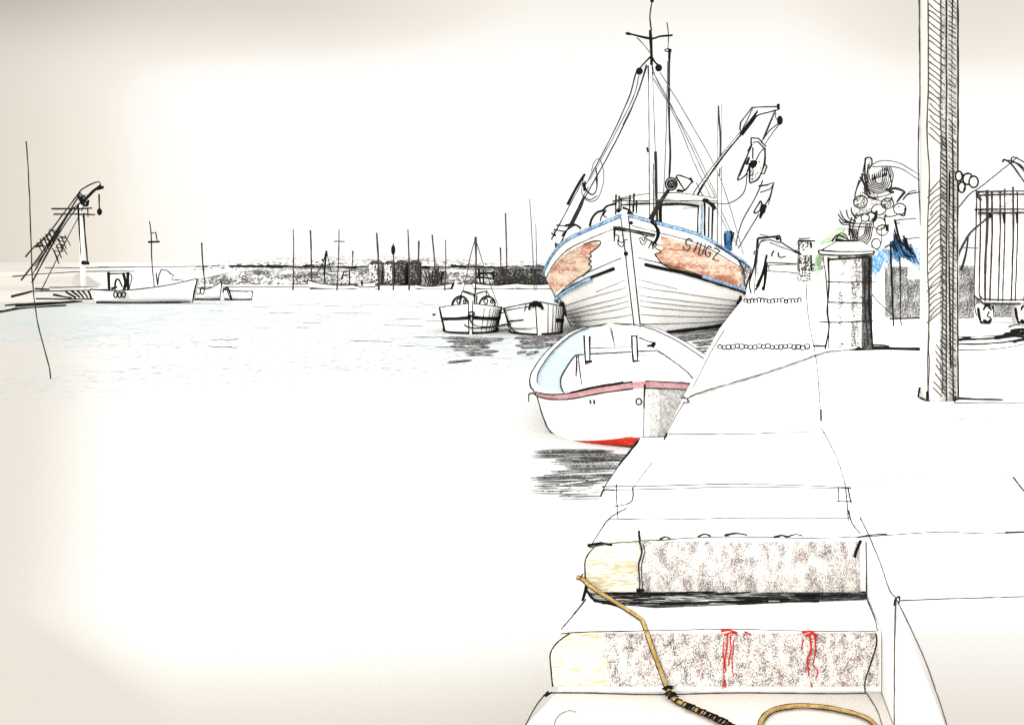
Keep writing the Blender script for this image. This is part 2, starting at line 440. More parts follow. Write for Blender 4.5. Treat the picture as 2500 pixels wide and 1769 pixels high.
mb.ln([(1432, 1425), (1428, 1445), (1422, 1466)], 4.05, 10, 'ink')
tl([(2118, 1465), (2136, 1510), (2142, 1538)], 3, 'soft_ink')
tl([(1368, 1546), (1440, 1541), (1600, 1538), (1800, 1535), (2000, 1540), (2140, 1540)], 3, 'pencil')
def bl(pts, w, mat='pencil'): mb.pen([G(x, y, Z2 + .002) for x, y in pts], w, mat)
bl([(1332, 1690), (1420, 1690), (1600, 1694), (1800, 1690), (2000, 1692), (2116, 1691)], 3.6)
bl([(1330, 1694), (1305, 1728), (1283, 1769), (1260, 1815)], 3.8)
bl([(2116, 1691), (2140, 1730), (2154, 1769)], 2.6)
mb.ln([(2138, 1545), (2140, 1570), (2126, 1620), (2112, 1662), (2112, 1690)], 3.62, 4.5, 'soft_ink')
bl([(1338, 1688), (1332, 1698), (1347, 1689)], 6, 'ink')
# red paint runs down the lower riser
d = 3.624
for pts, w in (([(1760, 1541), (1780, 1538), (1800, 1543)], 7), ([(1768, 1550), (1785, 1545), (1798, 1550)], 7), ([(1776, 1545), (1775, 1580), (1770, 1612), (1772, 1640)], 6),
               ([(1785, 1548), (1784, 1585), (1776, 1625)], 5), ([(1791, 1560), (1788, 1600), (1790, 1650)], 4), ([(1766, 1565), (1767, 1610), (1765, 1680)], 4), ([(1772, 1662), (1771, 1678)], 8),
               ([(1818, 1540), (1834, 1550)], 6), ([(1958, 1543), (1978, 1538), (1996, 1552)], 9), ([(1966, 1552), (1985, 1545), (1992, 1562)], 9), ([(1976, 1548), (1980, 1585), (1972, 1612), (1975, 1650)], 7),
               ([(1990, 1555), (1991, 1590), (1984, 1622), (1998, 1635), (1990, 1655)], 5), ([(1962, 1560), (1958, 1585)], 5), ([(1976, 1612), (1962, 1640)], 4), ([(1979, 1665), (1980, 1676)], 5)):
    mb.ln(pts, d, w * .72, 'red_paint', jit=3)
setting(mb, 'steps')

# distant hills, far shore, far breakwater and the low mole on the left
def strip(mb, y0, y1, xs, tops, depth, mat, zb=-.5, wob=0, top2=None):
    """ridge of land: front face, crest, back"""
    rows = []
    for x, ty in zip(xs, tops):
        pt = P(x, ty, y0)
        rows.append([Vector((pt.x, y0 - depth * .12, zb)), Vector((pt.x, y0, zb + (pt.z - zb) * .7)), Vector((pt.x, y0 + depth * .35, pt.z)), Vector((pt.x, y0 + depth, zb))])
    for k in (0, -1):                       # close the two ends down to the ground
        m = sum(rows[k], Vector()) / 4; e = [Vector((m.x + (-1 if k == 0 else 1) * .8, v.y, zb)) for v in rows[k]]
        rows = [e] + rows if k == 0 else rows + [e]
    mb.grid(rows, mat)
mb = MB()
xs = list(range(480, 1461, 20))
strip(mb, 260, 300, xs, [max(0, 644 - 18 * min(1, (x - 460) / 250) * (1 - max(0, (x - 950) / 520)) + 2.5 * mnoise.noise(Vector((x * .03, 1, 0)))) for x in xs], 40, 'hill_far')
setting(mb, 'distant_hills')
mb = MB()
xs = list(range(420, 1481, 16))
strip(mb, 92, 110, xs, [652 + 1.5 * mnoise.noise(Vector((x * .05, 2, 0))) - (4 if 1230 < x < 1350 else 0) + 44 * max(0, (620 - x) / 200) ** 1.5 for x in xs], 10, 'shore_grey', .0)
mb.ln([(240, 652), (420, 651), (560, 648), (700, 648), (840, 644)], 91, 2.5, 'soft_ink')
for k in range(9):
    x = 560 + k * 90; mb.ln([(x, 650 + rnd.uniform(-2, 3)), (x + 60, 651), (x + 130, 652 + rnd.uniform(-2, 3))], 91, rnd.uniform(3, 7), 'ink')
mb.ln([(430, 702), (600, 700), (760, 701), (900, 704), (1040, 706), (1180, 705), (1370, 703)], 79, 2.6, 'soft_ink')
setting(mb, 'far_shore')
mb = MB()
# quay wall in front of the far shore, lighter sheet of land with a dark crest line
mb.ln([(30, 675), (110, 668), (230, 662), (330, 662)], 84, 3.5, 'pencil')
mb.ln([(110, 653), (200, 654), (260, 653), (330, 652)], 85, 3.0, 'soft_ink')
xs = list(range(-260, 181, 20))
strip(mb, 86, 110, xs, [664 + 1.2 * mnoise.noise(Vector((x * .05, 4, 0))) for x in xs], 4, 'pale_sand', 0)
setting(mb, 'sandbank')
mb = MB()
xs = list(range(-400, 246, 14))
strip(mb, 52, 60, xs, [712 + 4 * mnoise.noise(Vector((x * .04, 6, 0))) + (6 if x > 225 else 0) for x in xs], 5, 'pale_sand', -.3)
for pts, w in (([(28, 724), (60, 716), (78, 711)], 8), ([(78, 711), (150, 710), (230, 708), (262, 706)], 3.5), ([(88, 729), (150, 730), (240, 729)], 5),
               ([(86, 705), (120, 706)], 6), ([(120, 702), (190, 701), (240, 699)], 3)):
    mb.ln(pts, 50, w, 'ink')
for x0, y0, x1, y1 in ((130, 719, 175, 727), (160, 712, 185, 726), (175, 710, 195, 726), (188, 709, 205, 727), (202, 710, 214, 727), (215, 710, 222, 728), (222, 706, 232, 730), (228, 708, 240, 729), (165, 716, 185, 728)):
    mb.ln([(x0, y0), ((x0 + x1) / 2 + 2, (y0 + y1) / 2 + 1), (x1, y1)], 50, 6, 'ink')
for pts, w in (([(14, 746), (80, 741), (150, 738), (240, 731)], 8), ([(40, 748), (120, 743), (200, 736)], 9), ([(-40, 768), (10, 760), (60, 752), (160, 746)], 9), ([(170, 734), (210, 730), (238, 731)], 9)):
    mb.pen([G(x, y, .02) for x, y in pts], w, 'ink')
setting(mb, 'mole')

# ------------------------------------------------------------------ hull maker
def hermite(tab):
    xs = np.array([t[0] for t in tab], float)
    def one(ys):
        h = np.diff(xs); dl = np.diff(ys) / h
        m = np.zeros(len(xs)); m[0] = dl[0]; m[-1] = dl[-1]
        for i in range(1, len(xs) - 1):
            m[i] = 0 if dl[i - 1] * dl[i] <= 0 else (h[i - 1] + h[i]) * 1.0 / (h[i] / dl[i - 1] + h[i - 1] / dl[i])
        def f(x):
            x = min(max(x, xs[0]), xs[-1]); i = int(min(max(np.searchsorted(xs, x) - 1, 0), len(h) - 1))
            t = (x - xs[i]) / h[i]
            return float((2 * t**3 - 3 * t**2 + 1) * ys[i] + (t**3 - 2 * t**2 + t) * h[i] * m[i] + (-2 * t**3 + 3 * t**2) * ys[i + 1] + (t**3 - t**2) * h[i] * m[i + 1])
        return f
    return [one(np.array([t[k] for t in tab], float)) for k in range(1, len(tab[0]))]

class Hull:
    def __init__(s, o, u, tab, rake, flare=1.3, lean=0., heel=0., bow=3.0, sink=.35):
        s.o = Vector(o); s.u = Vector((u[0], u[1], 0)).normalized(); s.w = Vector((s.u.y, -s.u.x, 0))
        s.bs, s.zs, s.bw = hermite(tab); s.L = tab[-1][0]; s.rake, s.flare, s.lean, s.heel, s.bow, s.sink = rake, flare, lean, heel, bow, sink
    def pt(s, t, side, fr, out=0.0):
        bs, zs, bw = s.bs(t), s.zs(t), s.bw(t)
        if fr >= 0: b = bw + (bs - bw) * fr ** s.flare; z = zs * fr
        else: b = bw * (1 + fr * .9); z = s.sink * fr / .3
        b = max(b, 0) + out
        q = s.o + s.u * (t - s.rake * max(fr, -.2) * max(0, 1 - t / s.bow)) + s.w * (side * b) + Vector((0, 0, z))
        q.x -= s.lean * z
        q.z += s.heel * side * b
        return q
    def zf(s, t, z): return z / s.zs(t)
    def ts(s, n): return [s.L * (i / n) ** 2.0 for i in range(n + 1)]
    def shell(s, mb, mat, n=36, frs=None, deck=None, deckmat=None, transom=True):
        frs = frs or [-.3, 0, .12, .25, .4, .55, .7, .85, 1.0]
        ts = s.ts(n)
        for sd in (-1, 1):
            rows = [[s.pt(t, sd, f) for f in frs] for t in ts]
            mb.grid(rows, mat)
        if transom:
            mb.grid([[s.pt(s.L, -1, f) for f in frs], [s.pt(s.L, 1, f) for f in frs]], mat)
        mb.grid([[s.pt(0, -1, f) for f in frs], [s.pt(0, 1, f) for f in frs]], mat)
        if deck:
            mb.grid([[s.pt(t, -1, deck(t), -.02), s.pt(t, 1, deck(t), -.02)] for t in ts], deckmat or mat)
    def line(s, t0, t1, side, f0, f1=None, n=22, out=0.0, pw=1.6):
        f1 = f0 if f1 is None else f1
        r = []
        for i in range(n + 1):
            k = i / n; t = t0 + (t1 - t0) * k ** pw
            r.append(s.pt(t, side, f0 + (f1 - f0) * (t - t0) / (t1 - t0), out))
        return r
    def patch(s, mb, mat, t0f, t1f, side, fa, fb, nf=12, nt=16, out=.012):
        rows = []
        for i in range(nf + 1):
            f = fa + (fb - fa) * i / nf; a, b = t0f(i / nf), t1f(i / nf)
            rows.append([s.pt(a + (b - a) * (j / nt), side, f, out) for j in range(nt + 1)])
        mb.grid(rows, mat)

# ------------------------------------------------------------------ the big fishing boat
tab = [(0, .07, 3.20, .05), (.12, .50, 3.06, .10), (.5, 1.16, 2.86, .26), (1, 1.72, 2.68, .50), (2, 2.36, 2.30, 1.25), (3, 2.74, 2.02, 1.82),
       (4.5, 3.10, 1.76, 2.34), (6, 3.22, 1.62, 2.56), (9, 3.16, 1.52, 2.55), (12, 2.80, 1.58, 2.2), (14.5, 2.3, 1.75, 1.6)]
H = Hull((3.34, 27.0, 0), (.2, 1), tab, .6, .95, .10, .045, 3.0)
boat = thing('fishing_boat', 'big white wooden fishing boat with blue rails and orange bow panels moored at the quay', 'fishing boat', (3.34, 27.0, 0))
mb = MB(); H.shell(mb, 'white_paint', deck=lambda t: (H.zs(t) - .75) / H.zs(t))
for sd in (-1, 1):
    mb.pen(H.line(.02, 9, sd, .925, .90, out=.012), 2.6, 'faint_pencil' if sd > 0 else 'pencil', smooth=False)
    mb.pen(H.line(.05, 5.0, sd, .675, .56, out=.012), 2.6, 'pencil', smooth=False)
    for f0, f1, a, b, m in ((.43, .40, .05, 6, 'faint_pencil'), (.36, .31, .05, 6, 'faint_pencil'), (.315, .25, .05, 6, 'pencil'), (.27, .19, .05, 6, 'pencil'), (.20, .13, .05, 6, 'pencil'), (.12, .08, .05, 5, 'faint_pencil'), (.49, .46, .05, 1.0, 'faint_pencil')):
        mb.pen(H.line(a, b, sd, f0, f1, out=.01), 1.8, 'faint_pencil', smooth=False)
mb.pen([H.pt(4.4, -1, f, .012) for f in (.0, .1, .2, .3, .4, .5)], 2.4, 'pencil')
mb.pen([H.pt(5.2, 1, f, .012) for f in (.1, .2, .3, .4, .48)], 2.2, 'faint_pencil')
mb.pen([H.pt(4.6, -1, f, .012) for f in (.52, .6, .7, .8, .9, 1)], 5, 'ink')
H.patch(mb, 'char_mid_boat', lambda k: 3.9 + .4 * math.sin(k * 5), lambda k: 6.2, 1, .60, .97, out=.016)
mb.pen([H.pt(5.6, 1, f, .02) for f in (.62, .75, .9, 1.0)], 7, 'ink')
mb.pen(H.line(.25, 1.7, 1, .02, .02, out=.03), 4, 'soft_ink', smooth=False)
mb.pen(H.line(1.2, 7.5, 1, .02, .02, out=.03), 10, 'ink', smooth=False)
mb.pen([H.pt(3.1, 1, 1.0, .02), H.pt(3.4, 1, .97, .02), H.pt(4.0, 1, .9, .02), H.pt(4.6, 1, .76, .02), H.pt(5.1, 1, .7, .02), H.pt(5.8, 1, .67, .02)], 4, 'ink')
hull_o = part(mb, 'hull', boat)
mb = MB()
frs = [-.2, 0, .2, .4, .6, .8, .95, 1.0]
nose = [H.pt(0, 1, f) * .5 + H.pt(0, -1, f) * .5 - H.u * .12 for f in frs]
for sd in (-1, 1):
    mb.grid([nose, [H.pt(0, sd, f, .025) for f in frs]], 'white_paint')
    mb.pen([H.pt(0, sd, f, .03) - H.u * .02 for f in frs], 3.4, 'soft_ink' if sd > 0 else 'pencil', smooth=False)
part(mb, 'stem', boat)
# rails
for sd in (-1, 1):
    mb = MB()
    l = H.line(0, 14.5, sd, 1.0, n=50, out=.01, pw=2)
    mb.tube(l, .045, 'blue_rail', n=8)
    mb.pen([p + Vector((0, 0, .045)) for p in l[:34]], 3, 'soft_ink', smooth=False)
    if sd > 0: mb.pen([p - Vector((0, .03, .02)) for p in l[17:34]], 5, 'ink', smooth=False)
    if sd < 0: mb.pen([p - Vector((.02, .03, -.01)) for p in l[24:34]], 5, 'deep_blue', smooth=False)
    part(mb, 'gunwale', boat)
    mb = MB()
    l = H.line(.10, 10, sd, .625, .50, n=40, out=.05, pw=1.9) if sd > 0 else H.line(.14, 10, sd, .61, .50, n=40, out=.05, pw=1.9)
    mb.tube(l, .042, 'ink', n=6, jit=.01)
    l2 = [p + Vector((0, -.03, .055 if sd > 0 else -.045)) for p in l[(15 if sd > 0 else 10):]]
    mb.tube(l2, .05, 'blue_rail', n=8)
    part(mb, 'rubbing_strake', boat)
# orange bow panels with a scrolled front edge
def wav(pts):
    f = hermite(pts)[0]; return f
wl = wav([(0, 1.15), (.10, .80), (.20, .66), (.30, .72), (.38, .60), (.46, .66), (.54, .54), (.62, .56), (.70, .38), (.78, .26), (.86, .235), (.93, .27), (.97, .36), (1, .60)])
wr = wav([(0, .62), (.1, .40), (.25, .30), (.36, .24), (.48, .34), (.6, .22), (.70, .26), (.78, .14), (1, .06)])
for sd, wf in ((-1, wl), (1, wr)):
    mb = MB()
    H.patch(mb, 'orange_panel', lambda k: wf(k), lambda k: 7.2, sd, .64, .90, nf=40, nt=26, out=.014)
    mb.pen([H.pt(wf(i / 40), sd,   .64 + .26 * i / 40, .03) for i in range(41)], 3, 'soft_ink', smooth=False)
    if sd > 0: mb.pen(H.line(wf(0), 5.5, 1, .635, .60, out=.03), 3.6, 'ink', smooth=False)
    part(mb, 'bow_panel', boat)
# number on the starboard panel
mb = MB()
def hp(px, py, side=1):
    """nearest hull point to a photo pixel"""
    best = None
    for i in range(160):
        t = .3 + 4.2 * i / 159
        for f in [x * .006 for x in range(95, 160)]:
            q = H.pt(t, side, f, .035)
            e = abs(CX + q.x / q.y * F - px) + abs(HY - (q.z - EYE) / q.y * F - py)
            if best is None or e < best[0]: best = (e, q)
    return best[1]
LET = [[(1691, 588), (1687, 583), (1679, 584), (1674, 590), (1677, 597), (1684, 600), (1685, 607), (1679, 612), (1671, 610), (1668, 603)],
       [(1704, 590), (1695, 616)], [(1715, 592), (1707, 619), (1714, 622), (1723, 595)],
       [(1738, 605), (1732, 601), (1726, 606), (1722, 616), (1725, 625), (1731, 626), (1735, 618)], [(1736, 617), (1729, 616)],
       [(1744, 608), (1749, 602), (1757, 605), (1756, 614), (1747, 624), (1740, 634)], [(1740, 634), (1748, 635), (1757, 638)]]
for st in LET: mb.pen([hp(x, y) for x, y in st], 3.0, 'ink')
part(mb, 'registration_number', boat)
# fairlead bar, hooks, ribs and anchor on the stem
Dst = 26.2
mb = MB()
mb.ln([(1497, 555), (1540, 561), (1600, 574)], Dst - .12, 8, 'soft_ink'); mb.ln([(1500, 560), (1540, 566), (1597, 579)], Dst - .12, 5, 'soft_ink')
mb.ln([(1500, 558), (1499, 590)], Dst, 6, 'ink')
mb.ln([(1502, 574), (1510, 576), (1510, 588), (1520, 592), (1526, 586), (1533, 586)], Dst, 3.4, 'ink'); mb.ln([(1508, 584), (1509, 596), (1518, 603), (1526, 590)], Dst, 3.4, 'ink')
mb.ln([(1560, 584), (1566, 581), (1572, 590), (1576, 578), (1588, 576)], Dst, 3.4, 'ink'); mb.ln([(1562, 586), (1566, 596), (1574, 596), (1580, 582)], Dst, 3.4, 'ink')
mb.ball(P(1541, 544, Dst - .2), .05, 'ink'); mb.ball(P(1528, 619, Dst + .2), .06, 'ink')
part(mb, 'hawse_fitting', boat)
mb = MB()
mb.ln([(1589, 541), (1600, 551), (1605, 566), (1603, 582), (1592, 600)], 25.95, 8, 'ink')
mb.ln([(1588, 540), (1600, 541), (1603, 552), (1609, 562), (1608, 578), (1598, 596)], 25.9, 5, 'ink')
mb.ln([(1591, 590), (1583, 606), (1594, 608), (1593, 592)], 25.9, 5, 'ink', smooth=False)
a1 = part(mb, 'anchor', boat)
# wheelhouse
wh0, wh1 = P(1530, 600, 32.4), P(1722, 500, 32.4)
mb = MB()
x0, x1 = wh0.x, P(1722, 0, 32.4).x; zt_, zb_ = P(0, 492, 32.4).z, 1.0
mb.box((x0, 32.4, zb_), (x1, 35.4, zt_), 'white_paint')
for X in (1610, 1720): mb.ln([(X, 494), (X + 1, 610)], 32.38, 5, 'ink')
mb.ln([(1740, 505, 33.5), (1737, 610, 33.5)], None, 5, 'ink'); mb.ln([(1731, 505, 33.0), (1729, 605, 33.0)], None, 4, 'ink')
mb.ln([(1598, 497), (1600, 600)], 32.36, 5, 'soft_ink')
wh = part(mb, 'wheelhouse', boat, False)
mb = MB()
rows = []
for i in range(13):
    k = i / 12; X = x0 - .25 + (x1 + .30 - x0 + .25) * k; z = zt_ + .02 + .17 * math.sin(math.pi * k)
    rows.append([(X, 32.1, zt_ - .01), (X, 32.1, z + .06), (X, 35.7, z + .06), (X, 35.7, zt_ - .01), (X, 32.1, zt_ - .01)])
mb.grid(rows, 'white_paint')
mb.pen([Vector(r[1]) for r in rows], 2.6, 'pencil', smooth=False); mb.pen([Vector(r[0]) + Vector((0, -.05, .02)) for r in rows], 3.6, 'soft_ink', smooth=False)
mb.ln([(1718, 488, 32.0), (1728, 492, 32.2), (1744, 507, 33.4)], None, 11, 'ink')
mb.ln([(1728, 486, 32.0), (1747, 505, 33.4), (1743, 512, 33.4)], None, 3.5, 'ink')
part(mb, 'roof', wh, False)
for X0, X1, lab in ((1612, 1708, None), (1545, 1596, None)):
    mb = MB()
    a, b = P(X0, 498, 32.34), P(X1, 577, 32.34)
    mb.box((a.x, 32.335, b.z), (b.x, 32.398, a.z), 'white_paint', 0)
    wn = part(mb, 'window', wh, False)
    mb = MB()
    if X0 > 1600:
        mb.ln([(X0, 500), (1660, 499), (X1 - 1, 503)], 32.31, 7, 'ink'); mb.ln([(X1 - 3, 504), (X1 - 5, 560), (X1 - 4, 580)], 32.31, 4, 'ink'); mb.ln([(X1 + 5, 500), (X1 + 4, 570), (X1 + 2, 590)], 32.31, 5, 'blue_rail')
        mb.ln([(X0 + 2, 500), (X0 + 2, 575)], 32.31, 5, 'ink'); mb.ln([(1668, 509), (1705, 507)], 32.32, 5, 'blue_inside')
    else:
        mb.ln([(X0 - 20, 500), (1570, 499), (X1, 497)], 32.31, 4, 'soft_ink'); mb.ln([(X0, 500), (X0, 560)], 32.31, 3, 'pencil')
    part(mb, 'window_frame', wn)
# forward rails / net posts at the stem head
mb = MB()
for X, t, b_ in ((1504, 475, 524), (1512, 478, 516), (1517, 484, 514), (1538, 476, 518), (1548, 472, 518), (1554, 490, 522)):
    mb.ln([(X, t), (X - 1, b_)], 27.3, 5, 'ink')
mb.ln([(1496, 492), (1520, 486), (1546, 484)], 27.3, 4, 'soft_ink'); mb.ln([(1516, 501), (1560, 498), (1604, 497)], 27.4, 4, 'soft_ink'); mb.ln([(1495, 490), (1580, 489), (1640, 484)], 27.4, 2.2, 'faint_pencil')
mb.ln([(1520, 507), (1535, 513), (1540, 520)], 27, 6, 'ink'); mb.ball(P(1537, 520, 26.9), .07, 'ink')
mb.ball(P(1510, 514, 27.2), .06, 'ink')
part(mb, 'bow_rail', boat)
mb = MB()
mb.ln([(1440, 553), (1445, 535), (1457, 520), (1472, 514), (1482, 504), (1498, 499), (1503, 500)], 28, 7, 'ink')
mb.ln([(1476, 514), (1468, 530), (1466, 540)], 28, 5, 'ink'); mb.ln([(1480, 513), (1473, 525), (1482, 532)], 28, 4, 'ink')
part(mb, 'deck_hoop', boat)
# mast with spreader, lamps
D = 30.6
mast_b = Vector((P(1598, 600, D).x, D, 1.6))
mb = MB()
mb.pole(mast_b, P(1588, 160, D), .13, .045, w=4, ink='soft_ink')
mb.ln([(1589, 185), (1591, 140), (1588, 80), (1589, 75)], D, 9, 'ink'); mb.ln([(1590, 75), (1587, 40), (1592, 3)], D, 4, 'soft_ink')
mb.ball(P(1592, 1, D), .06, 'ink', (1, 1, 1.3)); mb.ln([(1580, 360), (1582, 372)], D, 6, 'ink')
mb.ln([(1600, 370), (1602, 460), (1606, 590)], D - .13, 8, 'soft_ink'); mb.ln([(1594, 400), (1596, 590)], D - .15, 3, 'pencil')
ms = part(mb, 'mast', boat)
mb = MB(); mb.ln([(1527, 82), (1540, 84), (1588, 95), (1612, 89), (1642, 87)], D, 6, 'ink'); mb.ln([(1530, 82), (1540, 84)], D, 9, 'ink'); mb.ln([(1555, 92), (1570, 108), (1588, 130)], D, 2.6, 'pencil')
part(mb, 'spreader', ms)
for X, Y, s in ((1561, 174, 1), (1608, 166, 1)):
    mb = MB(); mb.ball(P(X, Y, D), .105, 'ink', (1, 1, 1.05)); mb.ln([(1590, 137), ((1590 + X) / 2, 152), (X, Y - 6)], D, 5, 'ink')
    part(mb, 'mast_lamp', ms)
# aerial pole with searchlight and horn
mb = MB(); d2 = 31.2
mb.ln([(1634, 122), (1633, 250), (1636, 380), (1633, 435)], d2, 6, 'ink'); mb.ln([(1630, 150), (1626, 330), (1620, 480)], d2, 2.4, 'pencil')
mb.ln([(1628, 55), (1632, 85), (1631, 122)], d2, 2.8, 'soft_ink'); mb.ring(P(1631, 123, d2), .10, .04, .018, 'ink'); mb.ball(P(1635, 127, d2), .05, 'ink')
part(mb, 'aerial', boat)
mb = MB(); mb.ln([(1632, 464), (1610, 496), (1588, 535)], d2 - 2.5, 12, 'soft_ink', taper=(.8, 1.2)); part(mb, 'strut', boat)
mb = MB(); c = P(1637, 450, d2 - 2.5)
mb.tube([c + Vector((0, -.12, 0)), c + Vector((0, .1, 0))], .165, 'white_paint', n=16); mb.ring(c + Vector((0, -.13, 0)), .165, .175, .022, 'ink')
mb.ball(c + Vector((0, -.13, 0)), .115, 'char_dark_boat', (1, .3, 1)); mb.ring(c + Vector((0, -.15, 0)), .115, .115, .02, 'ink')
part(mb, 'searchlight', boat)
mb = MB(); d3 = d2 - 2.4
mb.tube([P(1654, 450, d3), P(1668, 448, d3), P(1672, 450, d3)], [.05, .16, .17], 'white_paint', n=14)
mb.ln([(1650, 436), (1657, 428), (1690, 440)], d3 - .2, 4.5, 'ink'); mb.ln([(1690, 442), (1672, 464), (1655, 463)], d3 - .2, 4.5, 'ink'); mb.ln([(1650, 432), (1665, 455), (1672, 464)], d3 - .2, 4, 'ink'); mb.ln([(1652, 466), (1668, 468)], d3 - .2, 7, 'ink'); mb.ln([(1684, 434), (1692, 446)], d3 - .2, 6, 'ink')
part(mb, 'horn', boat)
# port boom and its tackle
mb = MB()
mb.pole(P(1357, 590, 29.5), P(1428, 452, 29.9), .13, .10, w=5); mb.ln([(1386, 500), (1408, 458), (1428, 425)], 29.4, 9, 'ink'); mb.ln([(1396, 548), (1418, 505), (1426, 482)], 29.4, 10, 'soft_ink')
mb.ln([(1346, 568), (1356, 576), (1352, 563)], 29.4, 4, 'ink'); mb.ln([(1352, 560), (1384, 566)], 29.4, 4, 'ink'); mb.ln([(1358, 550), (1396, 552)], 29.4, 4, 'ink')
mb.ln([(1372, 577), (1384, 562), (1404, 550), (1418, 560)], 29.4, 5, 'ink'); mb.ln([(1380, 551), (1402, 548), (1418, 558)], 29.4, 7, 'ink')
bm_ = part(mb, 'boom', boat)
mb = MB()
mb.ln([(1553, 176, D), (1534, 242, D), (1488, 342, 30.2), (1428, 455, 29.9)], None, 3.6, 'soft_ink'); mb.ln([(1560, 184, D), (1545, 240, D), (1500, 330, 30.2), (1440, 440, 29.9)], None, 2.6, 'pencil')
mb.ln([(1578, 158, D), (1560, 220, D), (1530, 290, 30.2), (1490, 370, 30), (1428, 482, 29.9)], None, 4.2, 'ink'); mb.ln([(1580, 162, D), (1562, 215, D), (1548, 250, 30.3), (1520, 305, 30.2)], None, 3, 'pencil')
mb.ln([(1581, 160, D), (1586, 260, D), (1587, 420, D), (1596, 560, D)], None, 2, 'pencil')
for pts in ([(1590, 170, D), (1640, 260, 31), (1740, 470, 33), (1800, 600, 34)], [(1594, 190, D), (1650, 290, 31), (1705, 420, 33), (1790, 590, 34)], [(1612, 178, D), (1680, 290, 31.4), (1760, 440, 33), (1815, 620, 34)], [(1590, 150, D), (1610, 210, 31), (1690, 350, 32), (1750, 480, 33)]):
    mb.ln(pts, None, 2.2, 'faint_pencil')
part(mb, 'rigging', boat)
mb = MB()
mb.ln([(1425, 430), (1422, 450), (1420, 470), (1430, 488), (1448, 492), (1462, 480), (1472, 450), (1474, 420), (1466, 392), (1458, 388), (1448, 402), (1444, 420)], 29.6, 2.6, 'pencil')
mb.ln([(1428, 442), (1430, 462), (1445, 475), (1456, 465), (1458, 440), (1455, 410)], 29.6, 4.2, 'ink'); mb.ln([(1426, 446), (1427, 466)], 29.6, 9, 'ink'); mb.ln([(1424, 478), (1440, 488), (1458, 478)], 29.6, 3.4, 'soft_ink'); mb.ln([(1456, 430), (1457, 448)], 29.6, 6, 'ink')
part(mb, 'hanging_line', boat)
# blue bitts on the rails
for X, Y, dd in ((1365, 585, 30.2), (1778, 578, 30.6)):
    mb = MB(); a = P(X - 8, Y + 34, dd); b = P(X + 8, Y - 14, dd)
    mb.box((a.x, dd - .1, a.z), (b.x, dd + .1, b.z), 'deep_blue')
    mb.ln([(X - 9, Y - 8), (X - 8, Y + 22)], dd - .12, 5, 'ink'); mb.ln([(X + 9, Y - 12), (X + 6, Y + 20)], dd - .12, 4, 'ink')
    if X > 1500: mb.ln([(X + 14, Y - 10), (X + 8, Y + 12)], dd - .1, 4, 'ink'); mb.ln([(X + 4, Y - 14), (X + 14, Y - 8)], dd - .1, 4, 'ink')
    part(mb, 'bitt', boat)
# rear pole
mb = MB()
mb.pole(Vector((P(1756, 600, 36).x, 36, 1.0)), P(1757, 255, 36), .07, .05, 'white_paint', 3, 'brown_pencil'); mb.ln([(1754, 258), (1758, 330), (1757, 430)], 35.9, 5, 'brown_pencil')
part(mb, 'mizzen_pole', boat)
# starboard crane arm and the hauler block on it
mb = MB(); d4 = 33.6
mb.ln([(1686, 490), (1700, 462), (1760, 380), (1810, 318)], d4, 3, 'pencil'); mb.ln([(1702, 478), (1720, 445), (1775, 370), (1812, 325)], d4, 5.5, 'ink')
mb.tube([P(1694, 488, d4 + .14), P(1760, 392, d4 + .14), P(1812, 320, d4 + .14)], .11, 'white_paint', n=8)
mb.ln([(1806, 318), (1808, 300), (1836, 263), (1900, 260)], d4, 4, 'ink', smooth=False); mb.ln([(1812, 330), (1836, 300), (1850, 282), (1878, 274), (1900, 268)], d4, 4.5, 'ink'); mb.ln([(1808, 328), (1830, 300), (1850, 270)], d4, 7, 'ink'); mb.ln([(1812, 316), (1838, 266)], d4, 3, 'pencil')
mb.face([P(1808, 318, d4 + .05), P(1836, 265, d4 + .05), P(1900, 262, d4 + .05), P(1850, 284, d4 + .05), P(1814, 328, d4 + .05)], 'white_paint')
mb.face([P(1814, 328, d4 + .25), P(1850, 284, d4 + .25), P(1900, 262, d4 + .25), P(1836, 265, d4 + .25), P(1808, 318, d4 + .25)], 'white_paint')
mb.ln([(1900, 254), (1901, 268)], d4, 10, 'ink'); mb.ln([(1858, 350), (1892, 268)], d4, 2.6, 'pencil'); mb.ln([(1864, 340), (1894, 270)], d4, 3.2, 'ink'); mb.ln([(1894, 276), (1894, 288), (1901, 294)], d4, 2.6, 'soft_ink')
cr = part(mb, 'crane_arm', boat)
mb = MB(); mb.ball(P(1904, 294, d4), .14, 'ink', (.7, .7, 1.1)); mb.ln([(1900, 302), (1880, 318), (1862, 342)], d4, 3.2, 'ink'); mb.ln([(1902, 304), (1882, 330), (1868, 352)], d4, 2.6, 'soft_ink')
part(mb, 'pulley', cr)
mb = MB(); db = d4 - .15
mb.face([P(1836, 350, db), P(1832, 400, db), P(1824, 440, db), P(1858, 408, db), P(1868, 360, db)], 'white_paint'); mb.face([P(1836, 350, db + .3), P(1868, 360, db + .3), P(1858, 408, db + .3), P(1824, 440, db + .3), P(1832, 400, db + .3)], 'white_paint')
mb.ln([(1834, 352), (1834, 337), (1852, 338), (1870, 358), (1866, 362), (1850, 346), (1838, 348)], db - .05, 4.5, 'ink', smooth=False)
mb.ln([(1836, 352), (1820, 390), (1802, 434), (1806, 438), (1822, 425), (1830, 400)], db - .05, 4.5, 'ink'); mb.ln([(1832, 360), (1818, 400), (1806, 430)], db - .05, 3.2, 'ink')
mb.ln([(1868, 362), (1866, 400), (1852, 435), (1834, 446), (1832, 448)], db - .05, 5, 'ink'); mb.ln([(1830, 398), (1830, 446)], db - .05, 6, 'ink')
